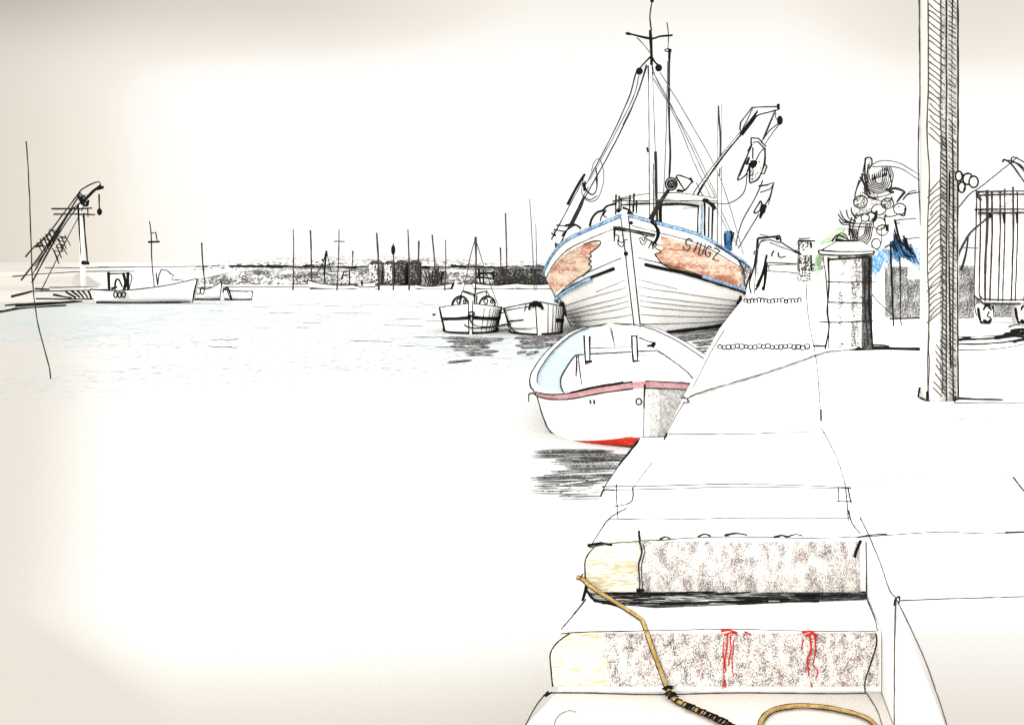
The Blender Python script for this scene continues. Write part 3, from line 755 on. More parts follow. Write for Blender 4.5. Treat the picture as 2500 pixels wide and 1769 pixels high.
mb.grid([[P(1832, 392, db - .06), P(1856, 392, db - .06)], [P(1830, 420, db - .06), P(1858, 410, db - .06)], [P(1830, 446, db - .06), P(1846, 434, db - .06)]], 'char_mid_boat')
mb.ln([(1833, 398), (1845, 396), (1836, 408), (1845, 402)], db - .08, 11, 'ink'); mb.ln([(1822, 402), (1829, 384)], db - .08, 8, 'ink'); mb.ln([(1827, 370), (1836, 352)], db - .08, 6, 'ink')
mb.ln([(1838, 360), (1838, 388)], db - .08, 4, 'ink'); mb.ln([(1846, 390), (1856, 372), (1866, 362)], db - .08, 4, 'ink')
mb.ln([(1866, 400), (1872, 406), (1866, 424), (1856, 424)], db, 4.5, 'ink', smooth=False)
mb.ln([(1824, 414), (1822, 450), (1812, 475), (1790, 492), (1765, 498), (1738, 492), (1715, 475), (1700, 445)], db, 3, 'soft_ink')
part(mb, 'net_hauler', cr)
mb = MB(); d5 = 34.2
mb.ln([(1862, 440), (1845, 480), (1810, 545), (1796, 600)], d5, 3.6, 'soft_ink'); mb.ln([(1852, 455), (1872, 452), (1890, 445), (1880, 462), (1856, 470)], d5, 4.5, 'ink', smooth=False); mb.ln([(1888, 448), (1880, 480), (1865, 505)], d5, 4.5, 'ink'); mb.ln([(1884, 470), (1876, 500)], d5, 3, 'soft_ink')
mb.ln([(1852, 522), (1830, 560), (1802, 606)], d5, 3.6, 'ink')
mb.ln([(1857, 490), (1842, 515), (1844, 520), (1854, 514), (1860, 498), (1857, 490)], d5, 4.5, 'ink'); mb.ball(P(1863, 510, d5), .17, 'ink', (.55, .5, 1.0)); mb.ln([(1866, 500), (1855, 533)], d5, 13, 'ink', taper=(1.2, .4))
part(mb, 'davit_tackle', boat)
mb = MB(); mb.box(tuple(P(1782, 738, 31.2)), (P(1812, 0, 31.2).x, 31.6, P(0, 722, 31.2).z), 'char_dark_boat'); mb.ln([(1787, 710), (1784, 732), (1800, 738), (1812, 752)], 31.1, 10, 'ink')
part(mb, 'fender', boat)

# ------------------------------------------------------------------ the round dinghy in front
tab = [(0, .05, .73, .04), (.08, .40, .685, .16), (.25, .70, .61, .46), (.6, .98, .565, .76), (1.2, 1.15, .55, .90), (2.2, 1.19, .58, .92), (3.4, 1.08, .68, .78), (4.6, .84, .82, .55), (5.3, .60, .91, .35), (5.75, .30, .95, .15), (5.9, .06, .96, .03)]
K = Hull((1.36, 11.05, 0), (.045, 1), tab, .12, .55, 0.0, .06, 1.2, .3)
din = thing('dinghy', 'round white dinghy with pale blue inside, pink rim and red bottom tied below the quay', 'dinghy', (1.36, 11.05, 0))
mb = MB(); K.shell(mb, 'white_paint', n=44, transom=True)
# left outline seam from rim to waterline, stem seam, waterline, shade painted on the quay side
mb.pen([K.pt(1.0, -1, f, .008) for f in (1, .85, .7, .5, .3, .15)] + [K.pt(.7, -1, .05, .008), K.pt(.4, -1, .0, .008)], 4.5, 'soft_ink')
mb.pen([K.pt(0, 1, f, .01) - K.u * .01 for f in (.95, .8, .6)], 4.5, 'ink'); mb.pen([K.pt(0, 1, f, .01) - K.u * .01 for f in (.6, .4, .2, .1)], 2, 'faint_pencil')
mb.pen([K.pt(0, 1, f, .01) - K.u * .01 for f in (.14, .05, 0)], 7, 'ink')
K.patch(mb, 'side_shade', lambda k: .035 + .03 * (1 - k), lambda k: 1.6, 1, .10, .88, nt=40, out=.006)
K.patch(mb, 'side_shade_light', lambda k: .008 + .02 * (1 - k), lambda k: .035 + .03 * (1 - k), 1, .10, .86, out=.006)
mb.pen([K.pt(.5, 1, f, .01) for f in (.62, .4, .2)], 4, 'soft_ink')
for X in (1440, 1450):
    mb.ln([(X, 976), (X + 1, 986)], 11.1, 5, 'ink')
part(mb, 'hull', din)
mb = MB()
K.patch(mb, 'boot_red', lambda k: 0.0, lambda k: 1.0 if k < .54 else .03 + .85 * min(1, 1.0) * ((1 - k) / .42) ** 1.7, -1, -.2, .17, nf=26, out=.009)
mb.grid([[K.pt(0, -1, f, .009) - K.u * .01, K.pt(0, 1, f, .009) - K.u * .01] for f in (-.2, 0, .16)], 'boot_red')
mb.pen(K.line(.35, 1.25, -1, .03, .07, out=.016), 4, 'soft_ink', smooth=False)
mb.pen(K.line(0.0, 1.2, -1, .02, .0, out=.014), 7, 'soft_ink', smooth=False)
part(mb, 'boot_stripe', din)
mb = MB()
for sd in (-1, 1):
    rows = []
    for t in [1.9 * (i / 22) ** 2 for i in range(23)]:
        rows.append([K.pt(t, sd, .895, .012), K.pt(t, sd, 1.0, .018)])
    mb.grid(rows, 'pink_band')
    if sd > 0: mb.grid([[K.pt(0, -1, .895, .012) - K.u * .012, K.pt(0, -1, 1.0, .018) - K.u * .012], [K.pt(0, 1, .895, .012) - K.u * .012, K.pt(0, 1, 1.0, .018) - K.u * .012]], 'pink_band')
    mb.pen([r[0] + (r[0] - r[1]).normalized() * .0 for r in rows], 4, 'soft_ink' if sd < 0 else 'pencil', smooth=False)
    mb.pen([r[1] for r in rows], 4 if sd < 0 else 3, 'soft_ink', smooth=False)
mb.pen(K.line(.02, .25, -1, 1.01, n=8, out=.02), 7, 'ink', smooth=False)
mb.pen([K.pt(.95, -1, .95, .02), K.pt(.95, -1, .95, .1), K.pt(.8, -1, .82, .16)], 4, 'ink')
part(mb, 'rim_band', din)
# gunwale: flat white capping with dark edges
mb = MB(); ts = K.ts(46)
for sd in (-1, 1):
    rows = [[K.pt(t, sd, 1.02, .03), K.pt(t, sd, 1.03, -.06 if K.bs(t) > .1 else -.01)] for t in ts]
    mb.grid(rows, 'white_paint')
    far = [r[0] for t, r in zip(ts, rows) if t > 1.0]; inn = [r[1] for t, r in zip(ts, rows) if t > 1.6]
    mb.pen(far, 4.5 if sd < 0 else 3.6, 'soft_ink', smooth=False)
    mb.pen(inn, 3, 'pencil', smooth=False)
    mb.pen(far[2:6], 6, 'ink', smooth=False) if sd < 0 else mb.pen(far[1:8], 6, 'ink', smooth=False)
part(mb, 'gunwale', din)
# inside: sloping side benches lined in blue, floor platform with a dark edge
TE, FI = 4.1, .86
def inner(t, sd):
    if t <= TE:
        q = K.pt(t, sd, FI, -min(.34, K.bs(t) * .55)); return q
    k = (t - TE) / (K.L - TE)
    a = K.pt(TE, sd, FI, -.34); c = (K.pt(TE, -1, FI, -.34) + K.pt(TE, 1, FI, -.34)) / 2
    return a.lerp(c, k)
mb = MB()
tl_ = [t for t in ts if t > .12]
for sd in (-1, 1):
    rows = [[K.pt(t, sd, 1.0, -.03).lerp(inner(t, sd), k) for k in (0, .35, .7, 1)] for t in tl_]
    n_b = next(i for i, t in enumerate(tl_) if t > .5); n_w = next(i for i, t in enumerate(tl_) if t > 5.5)
    if sd < 0:
        mb.grid(rows[:n_b + 1], 'white_paint'); mb.grid(rows[n_b:n_w + 1], 'blue_inside'); mb.grid(rows[n_w:], 'white_paint')
    else: mb.grid(rows, 'white_paint')
part(mb, 'lining', din)
mb = MB()
fl = [t for t in tl_ if t <= TE] + [TE]
mb.grid([[inner(t, -1) + Vector((0, 0, .002)), inner(t, 1) + Vector((0, 0, .002))] for t in fl], 'white_paint')
mb.pen([inner(t, -1) + Vector((0, 0, .012)) for t in fl[5:]] + [inner(TE, -1).lerp(inner(TE, 1), k) + Vector((0, 0, .012)) for k in (.2, .4, .6, .8, 1)] + [inner(t, 1) + Vector((0, 0, .012)) for t in fl[::-1][:-8]], 4, 'soft_ink', smooth=False)
part(mb, 'floor', din)
mb = MB()
def thwart(Xa, Ya, Xb, Yb, d):
    a, b = P(Xa, Ya, d), P(Xb, Yb, d)
    mb.box((a.x - .12, d, a.z - .03), (b.x + .3, d + .28, a.z), 'white_paint'); mb.pen([a + Vector((-.1, -.01, 0)), b + Vector((.02, -.01, 0))], 3, 'soft_ink')
thwart(1440, 850, 1545, 847, 14.75)
part(mb, 'thwart', din, False)
for X, b_ in ((1432, 884), (1548, 882)):
    mb = MB(); a, c = P(X - 6, b_, 14.45), P(X + 8, 818, 14.45)
    mb.box((a.x, 14.41, a.z - .02), (c.x, 14.5, c.z), 'white_paint')
    mb.ln([(X - 6, 818), (X - 4, b_ - 20), (X - 2, b_ + 4)], 14.39, 5, 'ink'); mb.ln([(X + 7, 820), (X + 8, b_ - 4)], 14.39, 5, 'ink')
    mb.ln([(X - 3, b_), (X + 14, b_ - 2)], 14.39, 8 if X < 1500 else 5, 'ink')
    if X > 1500: mb.ln([(X - 8, 820), (X + 10, 819)], 14.39, 4, 'ink')
    part(mb, 'rowlock_post', din, False)
mb = MB(); mb.ln([(1560, 824), (1580, 832), (1596, 836)], 15, 4, 'ink'); mb.ln([(1580, 846), (1590, 845), (1600, 836), (1584, 850), (1598, 846)], 15, 10, 'ink')
part(mb, 'tiller', din)
mb = MB(); mb.ring(K.pt(0, 1, .70) - K.u * .03 - Vector((.05, 0, 0)), .03, .034, .008, 'ink'); part(mb, 'mooring_ring', din)
mb = MB(); mb.ln([(1412, 866), (1416, 910), (1421, 940)], 12.6, 3.6, 'soft_ink'); mb.ln([(1408, 868), (1406, 918)], 12.6, 5, 'ink')
mb.box(tuple(P(1406, 940, 12.62)), tuple(P(1420, 880, 12.66)), 'white_paint')
whole(mb, 'oar', 'short white oar blade propped inside the round dinghy', 'oar')

# mooring line from the dinghy to the stone pillar: rope lying across the quay
def rope(mb, pts, r, mat, edge='soft_ink', er=.3, jit=.0):
    pts = smooth_path([Vector(p) for p in pts], 8)
    mb.tube(pts, r, mat, n=8)
    L, Rr = [], []
    for i, p in enumerate(pts):
        t = pts[min(i + 1, len(pts) - 1)] - pts[max(i - 1, 0)]
        v = p - Vector((0, 0, EYE))
        sd = t.cross(Vector((0, -.75, .66))).normalized()
        L.append(p + sd * r * .95); Rr.append(p - sd * r * .95)
    mb.tube(L, r * er, edge, n=5, jit=jit); mb.tube(Rr, r * er, edge, n=5, jit=jit)
    return pts
mb = MB()
rope(mb, [K.pt(.45, 1, .62, .02)] + [G(x, y, ZQ + .03) for x, y in ((1672, 975), (1720, 950), (1800, 926), (1880, 902), (1950, 878), (1995, 862), (2030, 854), (2090, 849))], .022, 'rope_white', 'soft_ink', .30, .006)
whole(mb, 'mooring_line', 'pale mooring line stretched across the quay from the dinghy to the stone pillar', 'rope')

# ------------------------------------------------------------------ two smaller boats off the big bow
def ripple_or_reflection(mb, strokes, mat='hull_reflection', z=.02):
    for (xa, ya, xb, yb, w) in strokes:
        n = 14; top, bot = [], []
        sd = rnd.uniform(0, 99)
        for i in range(n + 1):
            k = i / n; x = xa + (xb - xa) * k; y = ya + (yb - ya) * k + 1.5 * mnoise.noise(Vector((k * 4, sd, 0)))
            h = w * (.18 if mat == 'hull_reflection_near' else .32) * (min(1, 5 * k + .25) * min(1, 5 * (1 - k) + .2)) * (1 + .5 * mnoise.noise(Vector((k * 6, sd, 4))))
            top.append(G(x, y - h, z)); bot.append(G(x, y + h, z))
        mid = [(a + b) / 2 + Vector((0, 0, .006)) for a, b in zip(top, bot)]
        mb.grid([top, mid, bot], mat)

dB = 28.5
tab = [(0, .04, .86, .03), (.15, .45, .80, .32), (.4, .72, .76, .55), (1, .88, .70, .72), (2.4, .92, .66, .78), (4.2, .75, .7, .6)]
H2 = Hull((P(1149, 815, dB).x, dB, 0), (-.04, 1), tab, .1, 1.0, 0, 0, 1.0, .25)
b2 = thing('motor_boat', 'small white motor boat seen bow on with two arched windows and a stayed mast', 'motor boat', tuple(H2.o))
mb = MB(); H2.shell(mb, 'white_paint', deck=lambda t: .93)
for sd in (-1, 1):
    mb.pen(H2.line(.0, 2.4, sd, 1.0, out=.01), 2.6, 'soft_ink', smooth=False)
    mb.pen(H2.line(.0, 2.4, sd, .56, out=.02), 6 if sd > 0 else 5, 'ink', smooth=False); mb.pen(H2.line(.0, 2.4, sd, .50, out=.02), 4, 'soft_ink', smooth=False)
    mb.pen(H2.line(.0, 2.4, sd, .03, out=.02), 9, 'ink', smooth=False)
    mb.pen([H2.pt(1.6, sd, f, .012) for f in (0, .3, .6, 1.0)], 4.5, 'ink'); mb.pen([H2.pt(.9, sd, f, .012) for f in (0, .3, .6, .95)], 4, 'ink')
    mb.pen([H2.pt(0, sd, f, .02) for f in (0, .4, 1.0, 1.1)], 3.4, 'ink', smooth=False)
for i in range(12):
    t = .12 + .1 * i; mb.pen([H2.pt(t, 1, f, .01) for f in (.1, .45, .9)], 2, 'pencil')
mb.ring(P(1151, 766, dB - .25), .085, .055, .025, 'ink', tilt=.2); mb.ball(P(1146, 772, dB - .2), .06, 'ink')
mb.ln([(1146, 776), (1155, 792), (1180, 798), (1215, 795), (1240, 790)], dB - .2, 3.6, 'ink'); mb.ln([(1133, 792), (1145, 799), (1180, 801), (1235, 794)], dB - .22, 5, 'soft_ink')
mb.ln([(1056, 769), (1064, 767)], dB + .8, 6, 'ink')
part(mb, 'hull', b2)
mb = MB(); dc = dB + .7
a, b = P(1103, 760, dc), P(1206, 722, dc)
mb.box((a.x, dc, .55), (b.x, dc + 1.5, P(0, 720, dc).z), 'white_paint')
mb.ln([(1122, 726), (1130, 709), (1158, 719), (1188, 710), (1197, 726)], dc - .02, 5, 'ink', smooth=False); mb.ln([(1130, 712), (1156, 722)], dc - .02, 3, 'ink'); mb.ln([(1158, 716), (1158, 750)], dc - .02, 5, 'ink'); mb.ln([(1164, 720), (1163, 750)], dc - .02, 4, 'ink')
mb.ln([(1186, 712), (1189, 724)], dc - .02, 4, 'ink')
cb = part(mb, 'cabin', b2, False)
for X, fl in ((1124, 1), (1190, -1)):
    mb = MB()
    mb.ln([(X - 19, 754), (X - 19, 740), (X - 12, 728), (X, 723), (X + 13, 728), (X + 18, 738), (X + 17, 748)], dc - .04, 6.5, 'ink')
    mb.face([P(X + 17 * math.cos(k * .45), 742 - 17 * math.sin(k * .45), dc - .01) for k in range(8)][::-1], 'white_paint')
    mb.ring(P(X - 4, 735, dc - .04), .055, .075, .018, 'ink'); mb.ring(P(X + 10, 736, dc - .04), .035, .055, .018, 'ink')
    if fl > 0: mb.ln([(X + 2, 722), (X - 3, 740)], dc - .04, 5, 'ink')
    part(mb, 'window', cb)
mb = MB(); mb.ln([(1161, 578), (1162, 640), (1160, 715)], dc, 6, 'brown_pencil'); mb.ln([(1160, 582), (1145, 640), (1131, 708)], dc, 2.4, 'soft_ink'); mb.ln([(1163, 590), (1185, 660), (1218, 752)], dc, 2.4, 'soft_ink')
part(mb, 'mast', b2)

dC = 28.0
tab = [(0, .05, .92, .04), (.15, .36, .86, .30), (.4, .60, .80, .50), (1, .82, .72, .70), (2.2, .88, .66, .72), (3.4, .6, .7, .5)]
H3 = Hull((P(1317, 815, dC).x, dC, 0), (-.05, 1), tab, .1, 1.0, .05, 0, 1.0, .25)
b3 = thing('rowing_boat', 'white rowing boat with a black bow fender and dark hatched side beside the motor boat', 'rowing boat', tuple(H3.o))
mb = MB(); H3.shell(mb, 'white_paint', deck=lambda t: .75)
mb.pen(H3.line(0, 2.2, -1, 1.0, out=.01), 3.4, 'soft_ink', smooth=False); mb.pen(H3.line(0, 2.2, -1, .9, out=.01), 3, 'soft_ink', smooth=False); mb.pen(H3.line(0, 2.2, 1, 1.0, out=.01), 3, 'soft_ink', smooth=False)
mb.pen([H3.pt(1.5, -1, 1.0, .02), H3.pt(1.4, -1, .7, .02), H3.pt(1.1, -1, .4, .02), H3.pt(.7, -1, .12, .02), H3.pt(.4, -1, .05, .02)], 4.4, 'ink')
mb.pen(H3.line(0, 1.8, -1, .03, out=.02), 7, 'ink', smooth=False); mb.pen(H3.line(0, 1.8, 1, .03, out=.02), 9, 'ink', smooth=False)
mb.pen([H3.pt(0, -1, f, .02) for f in (0, .4, .9)], 3.6, 'ink', smooth=False)
mb.pen(H3.line(.3, 1.8, 1, .52, .48, out=.02), 7, 'ink', smooth=False); mb.pen(H3.line(.3, 1.8, 1, .45, .40, out=.02), 5, 'ink', smooth=False)
mb.pen(H3.line(.2, 1.6, -1, .50, .42, out=.02), 5, 'ink', smooth=False)
mb.pen(H3.line(0, 2, -1, .22, .2, out=.02), 2, 'pencil', smooth=False)
for i in range(16):
    t = .10 + .10 * i; mb.pen([H3.pt(t, 1, f, .012) for f in (.06, .45, .97)], 2.6 if i < 8 else 4, 'soft_ink' if i > 5 else 'pencil')
mb.pen([H3.pt(1.7, 1, f, .02) for f in (.06, .5, 1.05)], 10, 'ink')
part(mb, 'hull', b3)
mb = MB(); mb.ln([(1292, 757), (1296, 744), (1306, 738), (1318, 742), (1325, 756)], dC - .15, 12, 'ink', taper=(.6, .6)); mb.ln([(1298, 746), (1308, 742), (1320, 748)], dC - .12, 14, 'ink')
part(mb, 'bow_fender', b3)
mb = MB(); mb.ball(P(1372, 746, dC + .8), .14, 'ink', (.6, .6, .9)); mb.ln([(1366, 725), (1370, 740)], dC + .8, 2.6, 'pencil'); mb.ln([(1376, 750), (1382, 772)], dC + .8, 9, 'char_dark_boat')
part(mb, 'side_fender', b3)
mb = MB()
mb.ln([(1222, 765, 29.3), (1260, 752, 29.2), (1294, 742, 27.9)], None, 3.2, 'ink'); mb.ln([(1238, 795, 29), (1262, 782, 28.6), (1278, 765, 28.2), (1284, 744, 27.9)], None, 4.5, 'soft_ink'); mb.ln([(1240, 790, 28.9), (1240, 793, 28.9)], None, 9, 'ink')
mb.ln([(1234, 804, 28.6), (1300, 804, 27.8)], None, 2.2, 'pencil')
whole(mb, 'boat_line', 'slack dark line looped between the motor boat and the rowing boat', 'rope')

# hull reflections painted as dark ripples on the water
mb = MB()
st = []
for (xa, xb, y, w) in ((1300, 1500, 1100, 18), (1290, 1560, 1112, 12), (1360, 1560, 1122, 22), (1340, 1520, 1128, 10), (1372, 1540, 1138, 14), (1345, 1500, 1150, 12), (1330, 1520, 1160, 12), (1400, 1525, 1168, 14), (1295, 1440, 1166, 14), (1300, 1450, 1186, 11), (1318, 1480, 1176, 12), (1298, 1420, 1198, 8), (1370, 1470, 1212, 6)):
    st.append((xa + rnd.uniform(-6, 6), y, xb, y - rnd.uniform(-4, 6), w))
ripple_or_reflection(mb, st, 'hull_reflection_near')
ripple_or_reflection(mb, [(1366, 1202, 1440, 1199, 7), (1440, 1199, 1468, 1194, 4), (1355, 1185, 1480, 1166, 3), (1360, 1190, 1440, 1190, 3)], 'ripple_soft')  # soft strokes of the painted dinghy reflection
o = setting(mb, 'dinghy_reflections', 'stuff', True)
mb = MB()
ripple_or_reflection(mb, [(1078, 824, 1232, 826, 9), (1090, 832, 1228, 830, 8), (1106, 838, 1200, 836, 7), (1095, 844, 1190, 843, 10), (1106, 854, 1180, 850, 7), (1135, 860, 1218, 856, 8), (1135, 866, 1210, 865, 3.5), (1090, 884, 1152, 878, 7), (1130, 848, 1196, 846, 8)])
o = setting(mb, 'motor_boat_reflections', 'stuff', True)
mb = MB()
ripple_or_reflection(mb, [(1256, 824, 1390, 818, 12), (1268, 832, 1370, 826, 12), (1258, 842, 1350, 838, 11), (1262, 860, 1286, 856, 9), (1284, 864, 1316, 856, 9), (1310, 848, 1360, 836, 9), (1272, 848, 1330, 842, 8)])
o = setting(mb, 'rowing_boat_reflections', 'stuff', True)
mb = MB()
ripple_or_reflection(mb, [(1640, 826, 1768, 812, 14), (1690, 836, 1750, 830, 6), (1700, 842, 1740, 838, 6), (1690, 850, 1735, 847, 5), (1700, 858, 1726, 855, 6), (1640, 832, 1740, 822, 7)])
o = setting(mb, 'fishing_boat_reflections', 'stuff', True)
mb = MB(); st = []
for k in range(26):
    cx = rnd.uniform(400, 1100); y = rnd.choice([rnd.uniform(735, 750), rnd.uniform(752, 860), rnd.uniform(752, 800)])
    L = rnd.uniform(30, 120); st.append((cx, y, cx + L, y + rnd.uniform(-2, 4), rnd.uniform(2, 6)))
for k in range(26):
    cx = rnd.uniform(760, 1080); st.append((cx, rnd.uniform(734, 746), cx + rnd.uniform(40, 120), rnd.uniform(735, 748), rnd.uniform(2.5, 5)))
ripple_or_reflection(mb, st, 'ripple_soft')
o = setting(mb, 'light_ripples', 'stuff', True)

# ------------------------------------------------------------------ far boats, masts and buildings
def far_hull(name, label, cat, px, d, extra, group=None):
    """small boat seen from the side; px = outline of the sheer (left, low, right) and waterline row"""
    xl, yl, xm, ym, xr, yr, yw = px
    o = P((xl + xr) / 2, yw, d); o.z = 0
    t = thing(name, label, cat, tuple(o), group)
    mb = MB(); n = 16; wid = (xr - xl) / F * d * .15
    fr, bk, bt = [], [], []
    for i in range(n + 1):
        k = i / n; x = xl + (xr - xl) * k
        y = (1 - k) * (1 - k) * yl + 2 * k * (1 - k) * ym + k * k * yr
        w = wid * math.sin(math.pi * min(max(k, .04), .96)) ** .6
        p = P(x, y, d); fr.append(p + Vector((0, -w, 0))); bk.append(p + Vector((0, w, 0)))
        b = P(xl + (xr - xl) * (.06 + .88 * k), yw, d); b.z = -.1; bt.append(b)
    mb.grid([fr, [a.lerp(b, .5) + Vector((0, -wid * .3, 0)) for a, b in zip(fr, bt)], bt, [a.lerp(b, .5) + Vector((0, wid * .3, 0)) for a, b in zip(bk, bt)], bk, fr], 'white_paint')
    mb.pen(fr, 4, 'ink', smooth=False)
    wl = [Vector((p.x, p.y - wid * .3, .03)) for p in bt]
    mb.pen(wl, 8, 'ink', smooth=False); mb.pen([fr[0], fr[0].lerp(bt[0], .9)], 5, 'ink'); mb.pen([fr[-1], fr[-1].lerp(bt[-1], .9)], 5, 'ink')
    part(mb, 'hull', t)
    extra(t, d)
    return t

def ex(t, d):
    mb = MB(); dd = d - .02
    mb.box(tuple(P(263, 712, d)), tuple(P(318, 667, d + .0) + Vector((0, .9, 0))), 'white_paint')
    mb.ln([(265, 664), (267, 712)], dd, 9, 'ink'); mb.ln([(312, 664), (313, 710)], dd, 9, 'ink'); mb.ln([(300, 666), (306, 690), (302, 708)], dd, 10, 'ink'); mb.ln([(268, 668), (318, 667)], dd, 4, 'ink')
    mb.ln([(280, 706), (282, 685), (290, 682), (298, 700)], dd, 6, 'ink'); mb.ln([(272, 704), (286, 700)], dd, 7, 'ink'); mb.ln([(318, 668), (322, 680), (314, 710)], dd, 3.4, 'soft_ink')
    part(mb, 'wheelhouse', t, False)
    mb = MB(); mb.ln([(365, 540), (369, 570), (371, 640), (377, 704)], d, 3.6, 'ink')
    m_ = part(mb, 'mast', t)
    mb = MB(); mb.ln([(368, 570), (380, 567), (384, 590)], d, 4, 'ink', smooth=False); mb.ln([(362, 591), (390, 590)], d, 7, 'ink')
    part(mb, 'lamp_bracket', m_)
    for k in range(3):
        mb = MB(); mb.ring(P(282 + 10 * k, 719, d - .8), .085, .14, .035, 'ink'); part(mb, 'tyre_fender', t)
    mb = MB(); mb.ln([(381, 666), (385, 696), (388, 672), (394, 658), (408, 660), (416, 668), (424, 672), (418, 682), (446, 684), (447, 698)], d, 4, 'soft_ink', smooth=False)
    part(mb, 'winch_gear', t)
far_hull('work_boat', 'long low white work boat with small wheelhouse, three tyre fenders and a lamp mast', 'work boat', (225, 706, 350, 716, 484, 680, 740), 50, ex)
def ex(t, d):
    mb = MB(); mb.ln([(492, 592), (496, 650), (502, 718)], d, 4.5, 'ink'); part(mb, 'mast', t)
    for X in (484, 494):
        mb = MB(); mb.ring(P(X, 710, d - .7), .10, .18, .03, 'ink'); part(mb, 'tyre_fender', t)
far_hull('sailing_dinghy', 'little upturned-bow boat with bare mast beside the long work boat', 'sailing boat', (470, 690, 500, 722, 541, 686, 724), 54, ex)
def ex(t, d):
    mb = MB(); mb.ln([(548, 708), (556, 702), (566, 732)], d - .5, 6, 'ink'); mb.ln([(542, 712), (552, 704), (560, 724), (568, 735)], d - .6, 3.4, 'ink'); part(mb, 'outboard_motor', t)
far_hull('inflatable_boat', 'short grey-white inflatable boat with square stern right of the bare-masted boat', 'inflatable boat', (546, 704, 580, 714, 617, 710, 727), 54, ex)

far_specs = [
    ('far sailing boat with tall plain mast', (752, 684, 800, 700, 872, 694, 702), [(758, 562, 760, 696)], None),
    ('far low boat with white cabin top', (852, 692, 880, 706, 925, 698, 708), [(861, 612, 858, 662)], 'cabin'),
    ('far moored boat with fanned dark sail ribs', (1012, 694, 1060, 704, 1108, 690, 706), [(1055, 573, 1064, 695), (1022, 588, 1018, 705)], 'fan'),
    ('far boat with square dark gantry behind the motor boat', (1152, 690, 1200, 700, 1262, 692, 706), [(1221, 604, 1222, 684)], 'gantry'),
    ('far white launch close to the fishing boat bow', (1255, 690, 1300, 698, 1352, 692, 704), [(1234, 520, 1237, 700)], None)]
for lab, px, masts, sp in far_specs:
    def ex(t, d, masts=masts, sp=sp):
        for (xa, ya, xb, yb) in masts:
            mb = MB(); mb.ln([(xa, ya), ((xa + xb) / 2 + 1, (ya + yb) / 2), (xb, yb)], d, 5, 'brown_pencil'); part(mb, 'mast', t)
        if sp == 'cabin':
            mb = MB(); mb.box(tuple(P(884, 698, d)), tuple(P(912, 690, d) + Vector((0, .8, 0))), 'white_paint'); mb.ln([(882, 686), (884, 697)], d - .1, 7, 'ink'); mb.ln([(884, 690), (912, 691)], d - .1, 3, 'ink'); part(mb, 'cabin', t, False)
        if sp == 'fan':
            mb = MB()
            for k in range(7): mb.ln([(1026 + 10 * k, 660), (1046 + 3 * k, 698)], d, 3.5, 'ink')
            mb.ln([(1080, 662), (1076, 695)], d, 7, 'ink'); mb.ln([(1106, 690), (1100, 712)], d - .4, 6, 'ink'); part(mb, 'sail_ribs', t)
        if sp == 'gantry':
            mb = MB()
            mb.ln([(1168, 655), (1172, 690)], d, 9, 'ink'); mb.ln([(1204, 662), (1205, 684)], d, 8, 'ink'); mb.ln([(1166, 668), (1206, 666)], d, 8, 'ink'); mb.ln([(1162, 676), (1200, 680)], d, 7, 'ink'); mb.ln([(1180, 660), (1180, 696)], d, 7, 'ink'); mb.ln([(1150, 690), (1158, 700), (1162, 688), (1170, 696)], d, 5, 'ink'); part(mb, 'gantry', t)
    far_hull('moored_boat', lab, 'boat', px, 76, ex, 'boats moored along the far shore')

poles = [(716, 560, 715, 690, 4.5, 'slim bare pole farthest left along the far shore'), (828, 560, 822, 690, 4.5, 'bare pole with a small crossbar by the far shore'), (920, 568, 925, 696, 8, 'thick brown pole standing before the grey far shore'),
         (960, 594, 960, 694, 5, 'short pole with a dark swollen top'), (996, 560, 999, 690, 6, 'tall brown pole next to the black pier blocks'), (1088, 585, 1086, 706, 4.5, 'thin pole near the boat with fanned ribs'), 
         (1293, 485, 1304, 688, 3, 'tallest thin pole just left of the fishing boat'), (1308, 546, 1309, 690, 3, 'shorter thin pole just left of the fishing boat')]
for xa, ya, xb, yb, w, lab in poles:
    d = 73; base = P(xb, yb, d)
    mb = MB(); t = Vector((base.x, d, -.2))
    top = P(xa, ya, d)
    mb.pen([t, t.lerp(top, .5) + Vector((.04, 0, 0)), top], w, 'brown_pencil', taper=(1, .6))
    if 'crossbar' in lab: mb.ln([(816, 590), (828, 589), (842, 590)], d, 3.5, 'ink')
    if 'swollen' in lab: mb.ball(P(960, 610, d), .28, 'ink', (.55, .55, 1.3))
    whole(mb, 'mooring_pole', lab, 'pole', 'mooring poles off the far shore')
# A-frame
mb = MB(); d = 77
for pts, w in (([(797, 612), (785, 650), (772, 668)], 3.5), ([(797, 612), (792, 660), (793, 684)], 6), ([(797, 612), (804, 645), (810, 664)], 3.5), ([(786, 632), (790, 640)], 7), ([(794, 669), (810, 669)], 3.5)):
    mb.ln(pts, d, w, 'ink')
mb.pen([P(793, 684, d), Vector((P(793, 0, d).x, d, -.2))], 4, 'ink')
whole(mb, 'navigation_tripod', 'dark pointed tripod marker standing off the far shore', 'tripod')
mb = MB()
for pts in ([(834, 682), (840, 662)], [(840, 664), (855, 662)], [(853, 660), (854, 688)], [(838, 672), (852, 671)]): mb.ln(pts, 77, 5, 'ink')
mb.pen([P(854, 686, 77), Vector((P(854, 0, 77).x, 77, -.2))], 4, 'ink')
whole(mb, 'landing_stage', 'small dark chair-shaped stage right of the pointed tripod', 'stage')

